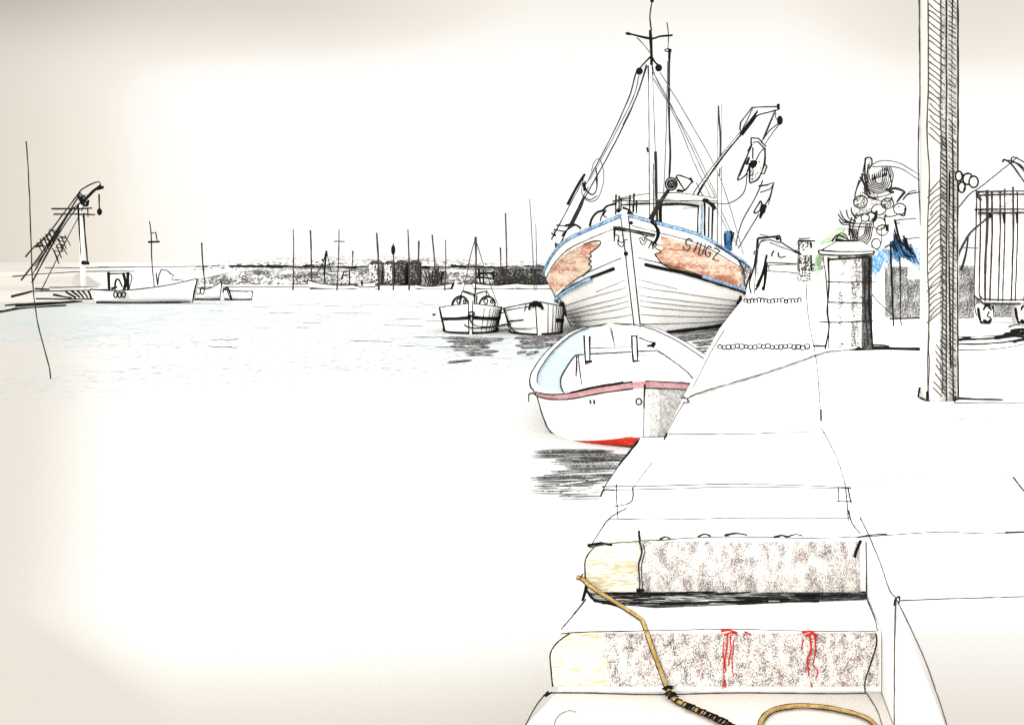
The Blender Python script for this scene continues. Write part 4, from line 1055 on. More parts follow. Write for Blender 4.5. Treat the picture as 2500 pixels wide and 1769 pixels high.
blocks = [(902, 928, 644, 700, 'char_mid_far', 'pale grey harbour shed behind the thick brown pole'), (940, 958, 644, 692, 'char_mid_far', 'narrow grey harbour shed between poles'), (966, 990, 643, 690, 'char_dark_far', 'dark harbour shed with hump roof'),
          (1000, 1022, 643, 692, 'char_dark_far', 'blackest narrow shed on the far shore'), (1056, 1066, 658, 694, 'char_dark_far', 'thin dark hut behind the fanned ribs'), (1205, 1348, 657, 697, 'char_dark_far', 'long dark quayside warehouse by the fishing boat bow')]
for xa, xb, yt, yb, m_, lab in blocks:
    d = 88; a, b = P(xa, yb, d), P(xb, yt, d)
    t = thing('harbour_shed', lab, 'shed', (a.x, d, 0), 'sheds on the far shore')
    mb = MB(); mb.box((a.x, d - .3, 0.2), (b.x, d + 3, b.z), m_)
    part(mb, 'wall', t, False)
    mb = MB(); n = 8
    rows = []
    for i in range(n + 1):
        k = i / n; x = a.x - .05 + (b.x - a.x + .1) * k; z = b.z + .02 + .25 * math.sin(math.pi * k) * (1 if xb - xa < 100 else .4)
        rows.append([(x, d - .4, b.z - .02), (x, d - .4, z), (x, d + 3.1, z), (x, d + 3.1, b.z - .02)])
    mb.grid(rows, 'char_dark_far'); part(mb, 'roof', t)

# crane on the left mole
crane = thing('harbour_crane', 'black lattice harbour crane leaning over the mole with a hanging hook', 'crane', tuple(P(180, 700, 56)))
d = 56
mb = MB()
for pts, w in (([(62, 627), (80, 606), (110, 580), (160, 515), (196, 466)], 5), ([(52, 684), (100, 620), (150, 545), (192, 480)], 5), ([(78, 690), (120, 610), (160, 545), (200, 490)], 5), ([(86, 660), (120, 600), (170, 520), (195, 495)], 3.5), ([(94, 722), (120, 670), (160, 590), (206, 502)], 3), ([(80, 668), (130, 580), (180, 505)], 3.2), ([(84, 650), (140, 570), (196, 470)], 3.4)):
    mb.ln(pts, d, w, 'soft_ink')
    mb.ln([(x, y, d + 1.2) for x, y in pts], None, w * .5, 'pencil')
for x0, y0 in ((98, 584), (106, 578), (113, 572), (120, 566)): mb.ln([(x0, y0), (x0 + 13, y0 + 30)], d - .05, 4.5, 'ink')
for x0, y0 in ((142, 582), (150, 576), (138, 598), (132, 612)): mb.ln([(x0, y0), (x0 + 12, y0 + 32)], d - .05, 4.5, 'ink')
for x0, y0 in ((90, 592), (128, 562), (100, 590), (150, 596), (158, 574), (128, 606)): mb.ln([(x0, y0), (x0 + 14, y0 + 26)], d - .05, 3.6, 'soft_ink')
for x0, y0 in ((120, 560), (134, 575), (112, 585), (96, 598)): mb.ln([(x0, y0), (x0 + 26, y0 + 4)], d - .05, 3, 'soft_ink')
for y in (563, 572, 582, 592, 600): mb.ln([(135 - (y - 563) * 1.2, y + 3), (118 - (y - 563) * .9, y)], d - .05, 3.5, 'ink')
for y in (580, 588, 596, 604, 612): mb.ln([(165 - (y - 580) * .4, y + 2), (145 - (y - 580) * .4, y)], d - .05, 3.5, 'ink')
mb.ln([(86, 602), (106, 600)], d - .05, 7, 'ink')
part(mb, 'boom', crane)
mb = MB()
a = P(203, 640, d)
mb.tube([Vector((a.x, d + .1, .2)), P(197, 500, d + .1)], [.16, .13], 'white_paint', n=8)
mb.ln([(191, 500), (195, 570), (200, 640)], d, 7, 'ink'); mb.ln([(204, 520), (208, 580), (214, 640)], d, 5, 'ink'); mb.ln([(200, 641), (217, 643)], d - .05, 15, 'ink')
part(mb, 'leg', crane)
mb = MB()
mb.ln([(126, 510), (180, 509.5), (225, 508)], d - .1, 6, 'soft_ink'); mb.ln([(131, 523), (180, 522.5), (232, 524)], d - .1, 6, 'soft_ink')
mb.ln([(214, 508), (215, 530)], d - .1, 4, 'ink')
part(mb, 'platform', crane)
mb = MB()
for pts, w in (([(190, 478), (200, 462), (240, 444), (246, 458)], 4), ([(200, 500), (215, 478), (235, 460), (253, 456)], 7), ([(205, 490), (230, 465), (246, 452)], 9), ([(190, 475), (200, 496), (212, 502), (216, 488)], 8), ([(236, 462), (252, 458)], 9), ([(198, 490), (206, 480), (212, 500)], 5)):
    mb.ln(pts, d - .1, w, 'ink')
mb.box(tuple(P(196, 498, d + .05)), tuple(P(214, 472, d + .4)), 'char_mid_far')
part(mb, 'jib', crane)
mb = MB(); mb.ln([(242, 474), (242, 490), (243, 512)], d - .1, 4.5, 'ink'); mb.ball(P(243, 517, d - .1), .15, 'ink', (.9, .9, 1.3)); part(mb, 'hook', crane)

# slender bent rod standing in the shallows on the left
mb = MB()
dd = 17.6
mb.ln([(64, 345), (68, 400), (72, 480), (76, 600), (79, 680), (86, 750), (95, 800), (108, 850), (120, 895), (124, 925)], dd, 3.2, 'soft_ink', taper=(.9, 1))
mb.pen([P(124, 923, dd), Vector((P(126, 0, dd).x, dd, -.3))], 3, 'soft_ink')
whole(mb, 'withy_stake', 'long thin bent stake standing alone in the water at the left', 'stake')

# ------------------------------------------------------------------ quay furniture
# stone pillar
D = 12.8
pil = thing('stone_pillar', 'tall capped stone pillar with shade painted on its right side on the quay edge', 'pillar', tuple(G(2072, 857, ZQ)))
mb = MB()
zt_ = P(0, 622, D).z
def ps(xa, xb, za, zb, m_, y=D): mb.face([(P(xa, 0, D).x, y, za), (P(xb, 0, D).x, y, za), (P(xb, 0, D).x, y, zb), (P(xa, 0, D).x, y, zb)], m_)
cols = [(2022, 2046, 'white_plaster'), (2046, 2060, 'char_light_mid'), (2060, 2078, 'white_plaster'), (2078, 2104, 'pillar_shade_soft'), (2104, 2130, 'pillar_shade_dark')]  # darker strips paint shade onto the right half
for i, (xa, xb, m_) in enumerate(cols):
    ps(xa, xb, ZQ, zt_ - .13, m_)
    ps(xa, xb, zt_ - .13, zt_, m_ if i in (0,) else ('pillar_shade_soft' if i < 4 else 'pillar_shade_dark'))
xa, xb = P(2022, 0, D).x, P(2130, 0, D).x
yb_ = D + .55; xl = P(2014, 0, yb_).x
mb.face([(xl, yb_, ZQ), (xa, D, ZQ), (xa, D, zt_), (xl, yb_, zt_)], 'white_plaster'); mb.face([(xb, D, ZQ), (xb + .1, yb_, ZQ), (xb + .1, yb_, zt_), (xb, D, zt_)], 'white_plaster'); mb.face([(xb + .1, yb_, ZQ), (xl, yb_, ZQ), (xl, yb_, zt_), (xb + .1, yb_, zt_)], 'white_plaster')
f = D - .012
for pts, w, m_ in (([(2022, 628), (2024, 700), (2020, 760), (2024, 800), (2014, 855)], 5, 'ink'), ([(2010, 628), (2018, 690), (2022, 780), (2024, 872)], 3, 'soft_ink'), ([(2124, 628), (2122, 720), (2126, 790), (2131, 848)], 6, 'ink'), ([(2112, 640), (2112, 740), (2120, 840)], 4, 'soft_ink'),
                  ([(2018, 687), (2060, 689), (2142, 687)], 3.4, 'soft_ink'), ([(2020, 737), (2080, 739), (2132, 741)], 3.4, 'soft_ink'), ([(2000, 785), (2050, 787), (2132, 783)], 3.4, 'soft_ink'), ([(2022, 634), (2070, 631), (2124, 628)], 5, 'ink')):
    mb.ln(pts, f, w, m_)
part(mb, 'shaft', pil, False)
mb = MB()
za, zb = zt_ + .003, P(0, 612, D).z
L0, R0 = P(1998, 0, D).x, P(2136, 0, D).x
Lt, Rt = P(2040, 0, D + .2).x, P(2100, 0, D + .2).x; ztp = P(0, 590, D + .2).z
lo = [(L0, D - .1), (R0, D - .1), (R0 + .03, yb_ + .1), (L0 - .02, yb_ + .1)]; hi = [(Lt, D + .15), (Rt, D + .15), (Rt, D + .4), (Lt, D + .4)]
mb.grid([[(*p, za) for p in lo + lo[:1]], [(*p, zb) for p in lo + lo[:1]], [(*p, ztp) for p in hi + hi[:1]]], 'white_plaster'); mb.face([(*p, ztp) for p in hi], 'white_plaster'); mb.face([(*p, za) for p in lo][::-1], 'white_plaster')
for pts, w in (([(1998, 611), (2060, 614), (2136, 613)], 4), ([(2000, 620), (2060, 624), (2130, 619)], 4.5), ([(1998, 611), (2000, 620)], 5), ([(2136, 612), (2131, 622)], 5)): mb.ln(pts, D - .11, w, 'ink')
mb.pen([(L0, D - .1, zb), (Lt, D + .15, ztp)], 4, 'ink'); mb.pen([(R0, D - .1, zb), (Rt, D + .15, ztp)], 3, 'soft_ink'); mb.pen([(Lt, D + .15, ztp), (Rt, D + .15, ztp)], 5, 'ink')
part(mb, 'cap', pil, False)

# heap of fishing gear thrown over the pillar and rack behind it
dh = 13.25
mb = MB()
for X, Y, r, m_, sc in ((2108, 500, .17, 'char_light_mid', (.8, .7, 1.4)), (2125, 480, .2, 'char_light_mid', (1, .7, .6)), (2130, 560, .28, 'white_plaster', (1.0, .6, .9)), (2110, 575, .24, 'white_plaster', (1, .6, 1)), (2150, 515, .2, 'white_plaster', (1.3, .6, .6)), (2085, 560, .12, 'char_light_mid', (1, .7, .8))):
    mb.ball(P(X, Y, dh + .18), r, m_, sc, lump=.25)
for pts, w in (([(2098, 440), (2090, 465), (2086, 490), (2090, 500)], 5), ([(2108, 425), (2094, 455), (2086, 480)], 4), ([(2100, 432), (2110, 450), (2112, 470)], 8), ([(2115, 440), (2118, 462), (2126, 474)], 9), ([(2108, 470), (2130, 482), (2160, 478), (2180, 470)], 4), ([(2120, 482), (2150, 490), (2178, 488)], 4), ([(2112, 460), (2120, 478), (2140, 486)], 5),
               ([(2164, 465), (2185, 460), (2205, 466), (2210, 472)], 9), ([(2170, 467), (2182, 470)], 12), ([(2210, 470), (2200, 482), (2190, 494)], 6), ([(2176, 480), (2180, 492)], 5), ([(2205, 470), (2196, 482), (2188, 494)], 4), ([(2090, 528), (2120, 520), (2130, 512)], 3.4),
               ([(2158, 528), (2180, 528), (2196, 520), (2202, 512)], 5), ([(2162, 522), (2164, 530)], 6), ([(2160, 530), (2161, 540)], 5), ([(2186, 540), (2200, 536), (2236, 534)], 3.6)):
    mb.ln(pts, dh - .1, w * .8, 'soft_ink')
heap = whole(mb, 'net_heap', 'tangled black and white heap of fishing net piled above the stone pillar', 'fishing net')
mb = MB()
mb.pole(P(2112, 440, dh - .05), P(2118, 386, dh - .05), .035, .03, w=4); mb.ln([(2112, 440), (2112, 392), (2120, 384), (2128, 388), (2128, 402), (2122, 412)], dh - .1, 4.5, 'ink'); mb.ln([(2120, 400), (2116, 436)], dh - .1, 4, 'ink')
whole(mb, 'paddle', 'short upright paddle handle sticking out of the net heap top', 'paddle')
mb = MB()
for k in range(6):
    r = 12 + 6.4 * k
    mb.ln([(2147 - r, 430 - r * .15), (2147 - r * .8, 440 + r * .25), (2147 - r * .2, 440 + r * .72), (2147 + r * .5, 440 + r * .5), (2147 + r * .75, 430), (2147 + r * .6, 408)], dh - .06 - .01 * k, 3, 'soft_ink')
for x in range(2128, 2164, 5): mb.ln([(x, 440 - (x - 2128) * .3), (x + 3, 424 - (x - 2128) * .45)], dh - .12, 3.6, 'ink')
mb.ball(P(2145, 445, dh + .05), .16, 'white_plaster', (1, .4, .9)); mb.ln([(2164, 406), (2170, 420), (2177, 450), (2172, 462)], dh - .1, 3.4, 'soft_ink')
whole(mb, 'rope_coil', 'coil of dark rope fanned out over the top of the net heap', 'rope coil')
mb = MB()
for k in range(5):
    r = 14 + 5.5 * k
    mb.ln([(2102 - r * .8, 560 - r * .1), (2102 - r * .6, 570 + r * .6), (2102, 565 + r), (2102 + r * .6, 560 + r * .7), (2102 + r * .85, 545)], dh - .16, 3.6, 'soft_ink')
for a, b in (((2076, 540), (2082, 578)), ((2092, 520), (2080, 580)), ((2105, 535), (2092, 588)), ((2072, 545), (2130, 546)), ((2074, 552), (2130, 556)), ((2080, 530), (2072, 575))): mb.ln([a, ((a[0] + b[0]) / 2 - 3, (a[1] + b[1]) / 2), b], dh - .17, 3.2, 'soft_ink')
mb.ball(P(2102, 560, dh + .0), .13, 'white_plaster', (1.2, .6, 1))
whole(mb, 'wire_basket', 'round wire basket lying in the lower left of the net heap', 'basket')
mb = MB()
for pts in ([(2090, 540), (2072, 532), (2066, 512)], [(2092, 534), (2080, 520), (2078, 506)], [(2086, 545), (2062, 535), (2050, 514)], [(2080, 544), (2058, 538), (2046, 522)], [(2088, 544), (2066, 544), (2050, 543)], [(2076, 548), (2058, 548), (2048, 535)]): mb.ln(pts, dh - .1, 4, 'soft_ink')
whole(mb, 'bristle_brush', 'black bristle brush splayed out left of the net heap', 'brush')
fl = [(2100, 493, 17, 16, 'char_mid_mid', 'dark hatched round float upper left of the heap'), (2166, 497, 15, 13, 'char_mid_mid', 'dark hatched oval float right of the heap middle'), (2145, 512, 18, 13, 'white_plaster', 'white oval float in the middle of the heap'),
      (2196, 510, 15, 14, 'white_plaster', 'white fish-shaped float at the right end of the heap'), (2128, 530, 12, 12, 'white_plaster', 'white float leaning by the wire basket'), (2146, 546, 15, 15, 'white_plaster', 'white round float below the middle oval one'),
      (2154, 562, 14, 13, 'white_plaster', 'white tilted float with dark right rim'), (2138, 595, 11, 13, 'white_plaster', 'lowest white float hanging clear of the heap'), (2112, 532, 10, 9, 'white_plaster', 'small pale float half inside the wire basket')]
for i, (X, Y, rx, ry, m_, lab) in enumerate(fl):
    mb = MB(); dd = dh - .2 - .012 * i
    c = P(X, Y, dd); a, b = PW(rx, dd), PW(ry, dd)
    mb.ball(c + Vector((0, a * .5, 0)), 1, m_, (a * .97, a * .5, b * .97)); mb.ring(c + Vector((0, -.01, 0)), a, b, PW(1.6, dd), 'soft_ink', jit=.006, tilt=.1)
    if i in (6,): mb.ln([(X + 12, Y - 14), (X + 12, Y + 2)], dd - .03, 8, 'ink')
    if i in (4,): mb.ln([(X + 12, Y - 16), (X + 9, Y - 2), (X, Y + 8)], dd - .03, 6, 'ink')
    if i == 3: mb.ln([(X + 14, Y - 2), (X + 12, Y + 16), (X - 2, Y + 12)], dd - .03, 5, 'ink'); mb.ball(P(X - 2, Y - 5, dd - .08), .012, 'ink')
    if i == 7: mb.ln([(X + 14, Y - 40), (X + 14, Y - 2)], dd, 2.4, 'pencil')
    whole(mb, 'net_float', lab, 'float', 'floats in the net heap')
# green net bowed over the pillar's left shoulder
mb = MB()
outer = [(1988, 660), (1990, 632), (1998, 602), (2014, 578), (2036, 560), (2062, 552)]
inner = [(2003, 665), (2006, 640), (2018, 612), (2036, 592), (2054, 584), (2066, 580)]
def gpt(p, dz): return P(p[0], p[1], dh + .3 + dz)
midl = [((a[0] + b[0]) / 2, (a[1] + b[1]) / 2) for a, b in zip(outer, inner)]
mb.grid([[gpt(p, 0) for p in outer], [gpt(p, -.05) for p in midl], [gpt(p, 0) for p in inner], [gpt(p, .12) for p in inner], [gpt(p, .16) for p in midl], [gpt(p, .12) for p in outer], [gpt(p, 0) for p in outer]], 'green_net')
mb.pen([P(1996, 662, dh + .36), Vector((P(1996, 0, dh + .36).x, dh + .36, ZQ))], 2, 'green_net')
gn = whole(mb, 'green_net', 'pale green net arched behind the left shoulder of the stone pillar', 'fishing net')
mb = MB()
mb.ln([(2030, 590), (2044, 574), (2062, 580), (2080, 590)], dh - .2, 4.5, 'ink'); mb.ln([(2040, 588), (2050, 570), (2064, 572), (2070, 582)], dh - .2, 3.4, 'soft_ink'); mb.ln([(2040, 585), (2070, 588), (2102, 590)], dh - .22, 5, 'ink')
part(mb, 'cord', gn)
# big hoops to the right
mb = MB()
mb.ln([(2118, 410), (2140, 396), (2165, 392), (2200, 400), (2230, 418), (2256, 432)], dh + .2, 2.6, 'pencil'); mb.ln([(2130, 408), (2165, 406), (2200, 412), (2235, 434), (2256, 445)], dh + .2, 2.6, 'pencil')
mb.ln([(2204, 488), (2216, 476), (2240, 470), (2262, 468)], dh + .1, 4, 'soft_ink'); mb.ln([(2208, 482), (2222, 468), (2236, 465)], dh + .1, 3.4, 'pencil')
whole(mb, 'wire_hoop', 'pair of thin wire hoops arching from the net heap to the square post', 'hoop')
# rack with blue net
rack = thing('net_rack', 'thin two-legged drying rack right of the stone pillar carrying a blue net', 'rack', tuple(G(2186, 793, ZQ)))
dr = 17.6
mb = MB(); mb.ln([(2174, 592), (2177, 680), (2180, 760), (2182, 796)], dr, 5, 'ink'); part(mb, 'leg', rack)
mb = MB(); mb.ln([(2196, 620), (2199, 700), (2198, 770), (2201, 794)], dr, 4, 'soft_ink'); part(mb, 'leg', rack)
mb = MB(); mb.ln([(2172, 779), (2190, 778), (2252, 776)], dr, 5, 'ink'); mb.ln([(2124, 712, dh), (2150, 742, 15.5), (2184, 773, dr)], None, 3, 'soft_ink'); part(mb, 'crossbar', rack)
mb = MB()
zz = [(2128, 612), (2134, 665), (2140, 650), (2148, 630), (2155, 615), (2160, 648), (2168, 620), (2180, 610), (2200, 640), (2215, 628), (2235, 640), (2244, 655)]
top = [(2124 + 11 * i, 608 + 3 * math.sin(i * 1.7) - (10 if 5 < i < 8 else 0)) for i in range(12)]
bot = [652, 676, 662, 636, 652, 630, 640, 626, 632, 640, 650, 664]
mb.grid([[P(x, y, dr + .15) for x, y in top], [P(x + 1, (y + b) / 2, dr + .08) for (x, y), b in zip(top, bot)], [P(x + 2, b, dr + .12) for (x, y), b in zip(top, bot)]], 'blue_net')
for k in range(7):
    x = 2178 + 9 * k; mb.ln([(x - 10, 560 + 6 * k), (x + 3, 605 + 4 * k), (x + 12, 622 + 4 * k)], dr - .05, 9 if k < 3 else 6, 'deep_blue')
for pts in ([(2174, 530), (2190, 580), (2210, 620), (2232, 628)], [(2184, 536), (2200, 590), (2236, 626)], [(2176, 540), (2182, 590), (2192, 615)], [(2206, 575), (2214, 600), (2234, 624)], [(2160, 604), (2176, 598), (2182, 610)], [(2212, 580), (2216, 598), (2226, 612)]): mb.ln(pts, dr - .1, 5, 'ink')
for x0, y0 in ((2196, 545), (2186, 550)): mb.ln([(x0, y0), (x0 - 16, y0 + 2)], dr - .1, 3, 'pencil')
mb.ln([(2205, 586), (2225, 582), (2246, 580)], dr - .1, 2.6, 'pencil')
whole(mb, 'blue_net', 'bright blue net with dark folds draped on the rack beside the pillar', 'fishing net')
# dark crates behind; the last box is added as shade under the trailer
dk = 20.0
for xa, xb, yt, m_, lab in ((2192, 2216, 657, 'crate_grey', 'tall grey fish crate behind the drying rack'), (2217, 2262, 688, 'crate_grey', 'squat dark fish crate half hidden by the square post'), (2330, 2378, 655, 'crate_grey', 'dark fish crate between the square post and the caged trailer'), (2420, 2492, 735, 'crate_grey', 'low dark box added as the shade under the caged trailer')):
    d = dk + rnd.uniform(-.02, .05) + (.5 if xa > 2400 else 0)
    t = thing('fish_crate', lab, 'crate', (P((xa + xb) / 2, 0, d).x, d, ZQ), 'dark crates behind the square post')
    a, b = P(xa, 0, d), P(xb, yt, d)
    mb = MB(); mb.box((a.x, d, ZQ), (b.x, d + .7, b.z), m_); part(mb, 'body', t, False)
    mb = MB(); mb.box((a.x - .015, d - .02, b.z + .003), (b.x + .015, d + .72, b.z + .05), m_); part(mb, 'lid', t, False)

# square post in front
D = 8.1
mb = MB()
def px_at(x, d): return (P(x, 0, d).x, d)
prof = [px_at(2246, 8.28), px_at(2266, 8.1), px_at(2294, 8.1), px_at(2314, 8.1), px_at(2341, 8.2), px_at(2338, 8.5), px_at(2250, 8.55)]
mats = ['pale_timber', 'pale_timber', 'timber_shade', 'timber_shade', 'char_mid_near', 'white_plaster', 'white_plaster']  # grey front and dark right edge paint the post's shaded side
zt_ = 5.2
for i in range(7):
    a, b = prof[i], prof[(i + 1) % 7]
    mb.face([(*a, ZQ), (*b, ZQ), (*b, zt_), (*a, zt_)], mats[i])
mb.face([(*p, zt_) for p in prof], 'white_plaster')
f = D - .006
for pts, w, m_ in (([(2240, 0), (2242, 200), (2238, 400), (2246, 600), (2247, 760), (2244, 960)], 3.4, 'soft_ink'),):
    mb.ln([(x, y, 8.27) for x, y in [(2247, -300)] + [(x + 4, y) for x, y in pts]], None, w, m_)
def vl(x, y0, y1, w, m_, wob=4):
    mb.ln([(x + wob * mnoise.noise(Vector((x, k * .9, 1))), y0 + (y1 - y0) * k / 9) for k in range(10)], f, w, m_)
vl(2266, 0, 975, 3.6, 'pencil', 6); vl(2268, 700, 980, 3, 'soft_ink', 3)
vl(2297, 0, 620, 2.6, 'pencil', 4); vl(2311, 0, 980, 4, 'soft_ink', 3); vl(2301, 600, 960, 3, 'pencil', 3)
mb.ln([(2326, -40, 8.14), (2322, 200, 8.14), (2328, 500, 8.14), (2326, 800, 8.14), (2328, 975, 8.14)], None, 5, 'soft_ink'); mb.ln([(2338, -40, 8.185), (2339, 300, 8.185), (2337, 600, 8.185), (2340, 975, 8.185)], None, 5, 'ink')
mb.ln([(2318, 420, 8.11), (2316, 600, 8.11), (2322, 900, 8.11)], None, 5, 'ink')
y = -10
while y < 330:
    mb.ln([(2268 + rnd.uniform(-3, 3), y), (2284, y + 14 + rnd.uniform(-2, 2)), (2304 + rnd.uniform(-4, 6), y + 30)], f, 2.6, 'pencil'); y += rnd.uniform(12, 19)
y = 440
while y < 770:
    mb.ln([(2262 + rnd.uniform(0, 10), y + 30), (2282, y + 14), (2300 + rnd.uniform(-4, 6), y + rnd.uniform(-4, 4))], f, 2.8, 'pencil'); y += rnd.uniform(10, 18)
y = 330
while y < 965:
    mb.ln([(2300 + rnd.uniform(-3, 3), y), (2312, y + 12), (2330, y + 26, 8.15)] if False else [(2298 + rnd.uniform(-3, 3), y, f), (2313, y + 14, f)], None, 3, 'soft_ink'); y += rnd.uniform(8, 15)
y = 840
while y < 960:
    mb.ln([(2284 + rnd.uniform(-6, 3), y), (2300, y + 22)], f, 3, 'pencil'); y += rnd.uniform(14, 22)
y = -10
while y < 970:
    mb.ln([(2316, y, 8.105), (2334, y + rnd.uniform(8, 22), 8.17)], None, rnd.uniform(1.6, 3), 'soft_ink'); y += rnd.uniform(9, 16)
mb.ln([(2245, 945, 8.26), (2242, 968, 8.26), (2266, 981, 8.09), (2318, 982, 8.09), (2338, 974, 8.18)], None, 5, 'ink', smooth=False); mb.ln([(2264, 955), (2263, 982)], f, 7, 'ink'); mb.ln([(2328, 988), (2334, 966)], 8.08, 6, 'ink')
mb.ln([(2256, 236, 8.2), (2290, 238, f), (2312, 240, f)], None, 2.4, 'faint_pencil')
whole(mb, 'square_post', 'tall square timber post with hatched face and shade-painted right edge in the foreground', 'post', None, False)

# little floats tied to the post
for X, Y, rx, ry, lab in ((2341, 430, 9, 13, 'small cork float nearest the square post'), (2348, 457, 9, 14, 'lowest small cork float beside the square post'), (2363, 437, 13, 15, 'largest small cork float of those on the post'), (2377, 444, 12, 15, 'small cork float farthest from the square post')):
    mb = MB(); d = 8.0 - .02 * (X - 2341) / 10; c = P(X, Y, d); a, b = PW(rx, d), PW(ry, d)
    mb.tube([c + Vector((a * math.cos(t_) * .93, 0, b * math.sin(t_) * .93)) for t_ in [2 * math.pi * i / 20 for i in range(20)]], PW(2.2, d), 'ink', True, 6)
    mb.ball(c + Vector((0, .02, 0)), 1, 'white_plaster', (a * .86, a * .3, b * .86))
    if X == 2348: mb.ln([(X + 8, Y), (X + 4, Y + 12)], d - .02, 6, 'ink')
    mb.ln([(2334, 425, 8.12), (X, Y - ry * .8, d)], None, 2.4, 'soft_ink')
    whole(mb, 'cork_float', lab, 'float', 'small floats tied to the square post')

# caged trailer on the right
D = 18.3
tr = thing('cage_trailer', 'tall white barred cage trailer on small wheels at the right edge', 'trailer', tuple(G(2480, 790, ZQ)))
xa, xb = P(2388, 0, D).x, P(2590, 0, D).x; zb_, zt_ = P(0, 738, D).z, P(0, 468, D).z
mb = MB(); r = .09
prof = [(xa + r, zb_), (xb - r, zb_), (xb, zb_ + r), (xb, zt_ - r), (xb - r, zt_), (xa + r, zt_), (xa, zt_ - r), (xa, zb_ + r)]
mb.face([(x, D, z) for x, z in prof], 'white_paint'); mb.face([(x + .42, D + .9, z) for x, z in prof][::-1], 'white_paint')
for i in range(8):
    a, b = prof[i], prof[(i + 1) % 8]; mb.face([(a[0], D, a[1]), (a[0] + .42, D + .9, a[1]), (b[0] + .42, D + .9, b[1]), (b[0], D, b[1])], 'white_paint')
f = D - .02
for pts, w in (([(2384, 465), (2384, 520), (2380, 640), (2379, 740), (2385, 770)], 3.4), ([(2393, 475), (2394, 560), (2392, 640), (2391, 716), (2398, 724)], 4), ([(2384, 480), (2390, 470), (2402, 468)], 6), ([(2397, 488), (2403, 476), (2600, 474)], 4.4), ([(2386, 468), (2600, 466)], 3.4), ([(2392, 729), (2440, 732), (2600, 730)], 4), ([(2380, 722), (2396, 736), (2420, 742), (2600, 740)], 4.4)):
    mb.ln(pts, f, w, 'soft_ink')
part(mb, 'body', tr, False)
mb = MB(); mb.ln([(2380, 512), (2440, 511), (2600, 509)], f - .03, 4, 'ink'); mb.ln([(2388, 520), (2440, 520), (2600, 518)], f - .03, 5, 'soft_ink'); part(mb, 'rail', tr)
bars = [(2410, 7.5, 464), (2422, 5.5, 466), (2442, 5, 466), (2453, 4, 460), (2474, 5, 456), (2484, 4, 465), (2506, 5, 462), (2517, 5, 466), (2540, 5, 466), (2552, 4, 466)]
for i, (X, w, yt) in enumerate(bars):
    mb = MB(); mb.ln([(X, yt), (X + .5, 560), (X - 2 - (2 if i == 0 else 0), 640), (X - 5, 735)], f - .05, w, 'brown_pencil')
    if i % 2 == 0: mb.ln([(X + 7, 522), (X + 8, 532)] if i == 0 else [(X + 9, 520), (X + 10, 545)], f - .07, 10 if i == 0 else 7, 'ink')
    part(mb, 'bar', tr)
for X, yd in ((2405, 0), (2496, 0), (2452, .75), (2560, 0), (2612, .75)):
    mb = MB(); dd = D + .05 + yd
    c = P(X, 766, D); c.y = dd; c.z = ZQ + .165
    mb.tube([c + Vector((-.10, 0, 0)), c + Vector((.09, 0, 0))], .165, 'white_paint', n=20)
    mb.ring(c + Vector((.0, -.13, 0)), .075, .165, .02, 'ink')
    mb.tube([c + Vector((-.13, -.06, .12)), c + Vector((-.13, -.1, -.03)), c + Vector((-.08, -.1, -.15))], .025, 'ink', n=6)
    mb.tube([c + Vector((-.06, -.16, -.10)), c + Vector((.02, -.15, -.15)), c + Vector((.09, -.12, -.03)), c + Vector((.11, -.1, .12))], .026, 'ink', n=6)
    mb.tube([c + Vector((.02, -.17, .06)), c + Vector((-.02, -.17, -.02)), c + Vector((.05, -.17, -.05))], .016, 'ink', n=6)
    part(mb, 'wheel', tr)
# lines and curved laths above the trailer
mb = MB()
mb.ln([(2336, 512, 8.2), (2352, 492, 9), (2372, 470, 12), (2400, 452, 16), (2484, 384, 18.5)], None, 3.4, 'soft_ink')
mb.ln([(2334, 636, 8.22), (2350, 600, 9.5), (2372, 565, 12), (2404, 538, 16), (2412, 528, 18.2)], None, 6, 'soft_ink'); mb.ln([(2364, 575, 11), (2358, 620, 11), (2346, 660, 11)], None, 7, 'soft_ink', taper=(.5, 1)); mb.ln([(2412, 528, 18.2), (2460, 495, 18.2), (2480, 482, 18.2)], None, 2, 'faint_pencil')
mb.ln([(2352, 604, 10), (2388, 606, 18.2)], None, 2.6, 'pencil')
whole(mb, 'stay_rope', 'dark stay ropes slung between the square post and the barred trailer', 'rope')
mb = MB()
for pts, w in (([(2448, 396), (2452, 390), (2470, 402), (2498, 440), (2520, 470)], 5), ([(2470, 396), (2490, 402), (2515, 430)], 4), ([(2469, 400), (2470, 385), (2482, 386), (2510, 402)], 4), ([(2455, 392), (2475, 394), (2500, 418), (2530, 470)], 4)):
    mb.ln(pts, D + .3, w, 'soft_ink')
whole(mb, 'curved_laths', 'bundle of bent laths sticking up over the trailer roof', 'laths')
# hose lying in arcs on the ground
mb = MB()
for k, (y0, w, m_) in enumerate(((820, 3, 'pencil'), (826, 6, 'soft_ink'), (838, 5, 'soft_ink'), (852, 3, 'pencil'))):
    mb.pen([G(x, y0 - 16 * ((x - 2335) / 170) ** 3 + 2, ZQ + .02) for x in (2335, 2375, 2420, 2460, 2500, 2540)], w, m_)
for x0, x1, y, w in ((2430, 2500, 822, 9), (2455, 2510, 815, 12), (2470, 2520, 806, 9), (2340, 2380, 828, 7), (2462, 2500, 795, 4), (2475, 2520, 832, 7), (2490, 2540, 812, 10)): mb.pen([G(x0, y + 2, ZQ + .03), G((x0 + x1) / 2, y - 2, ZQ + .03), G(x1, y, ZQ + .03)], w, 'ink')
whole(mb, 'hose_coil', 'black hose lying in flat arcs on the quay before the trailer', 'hose')

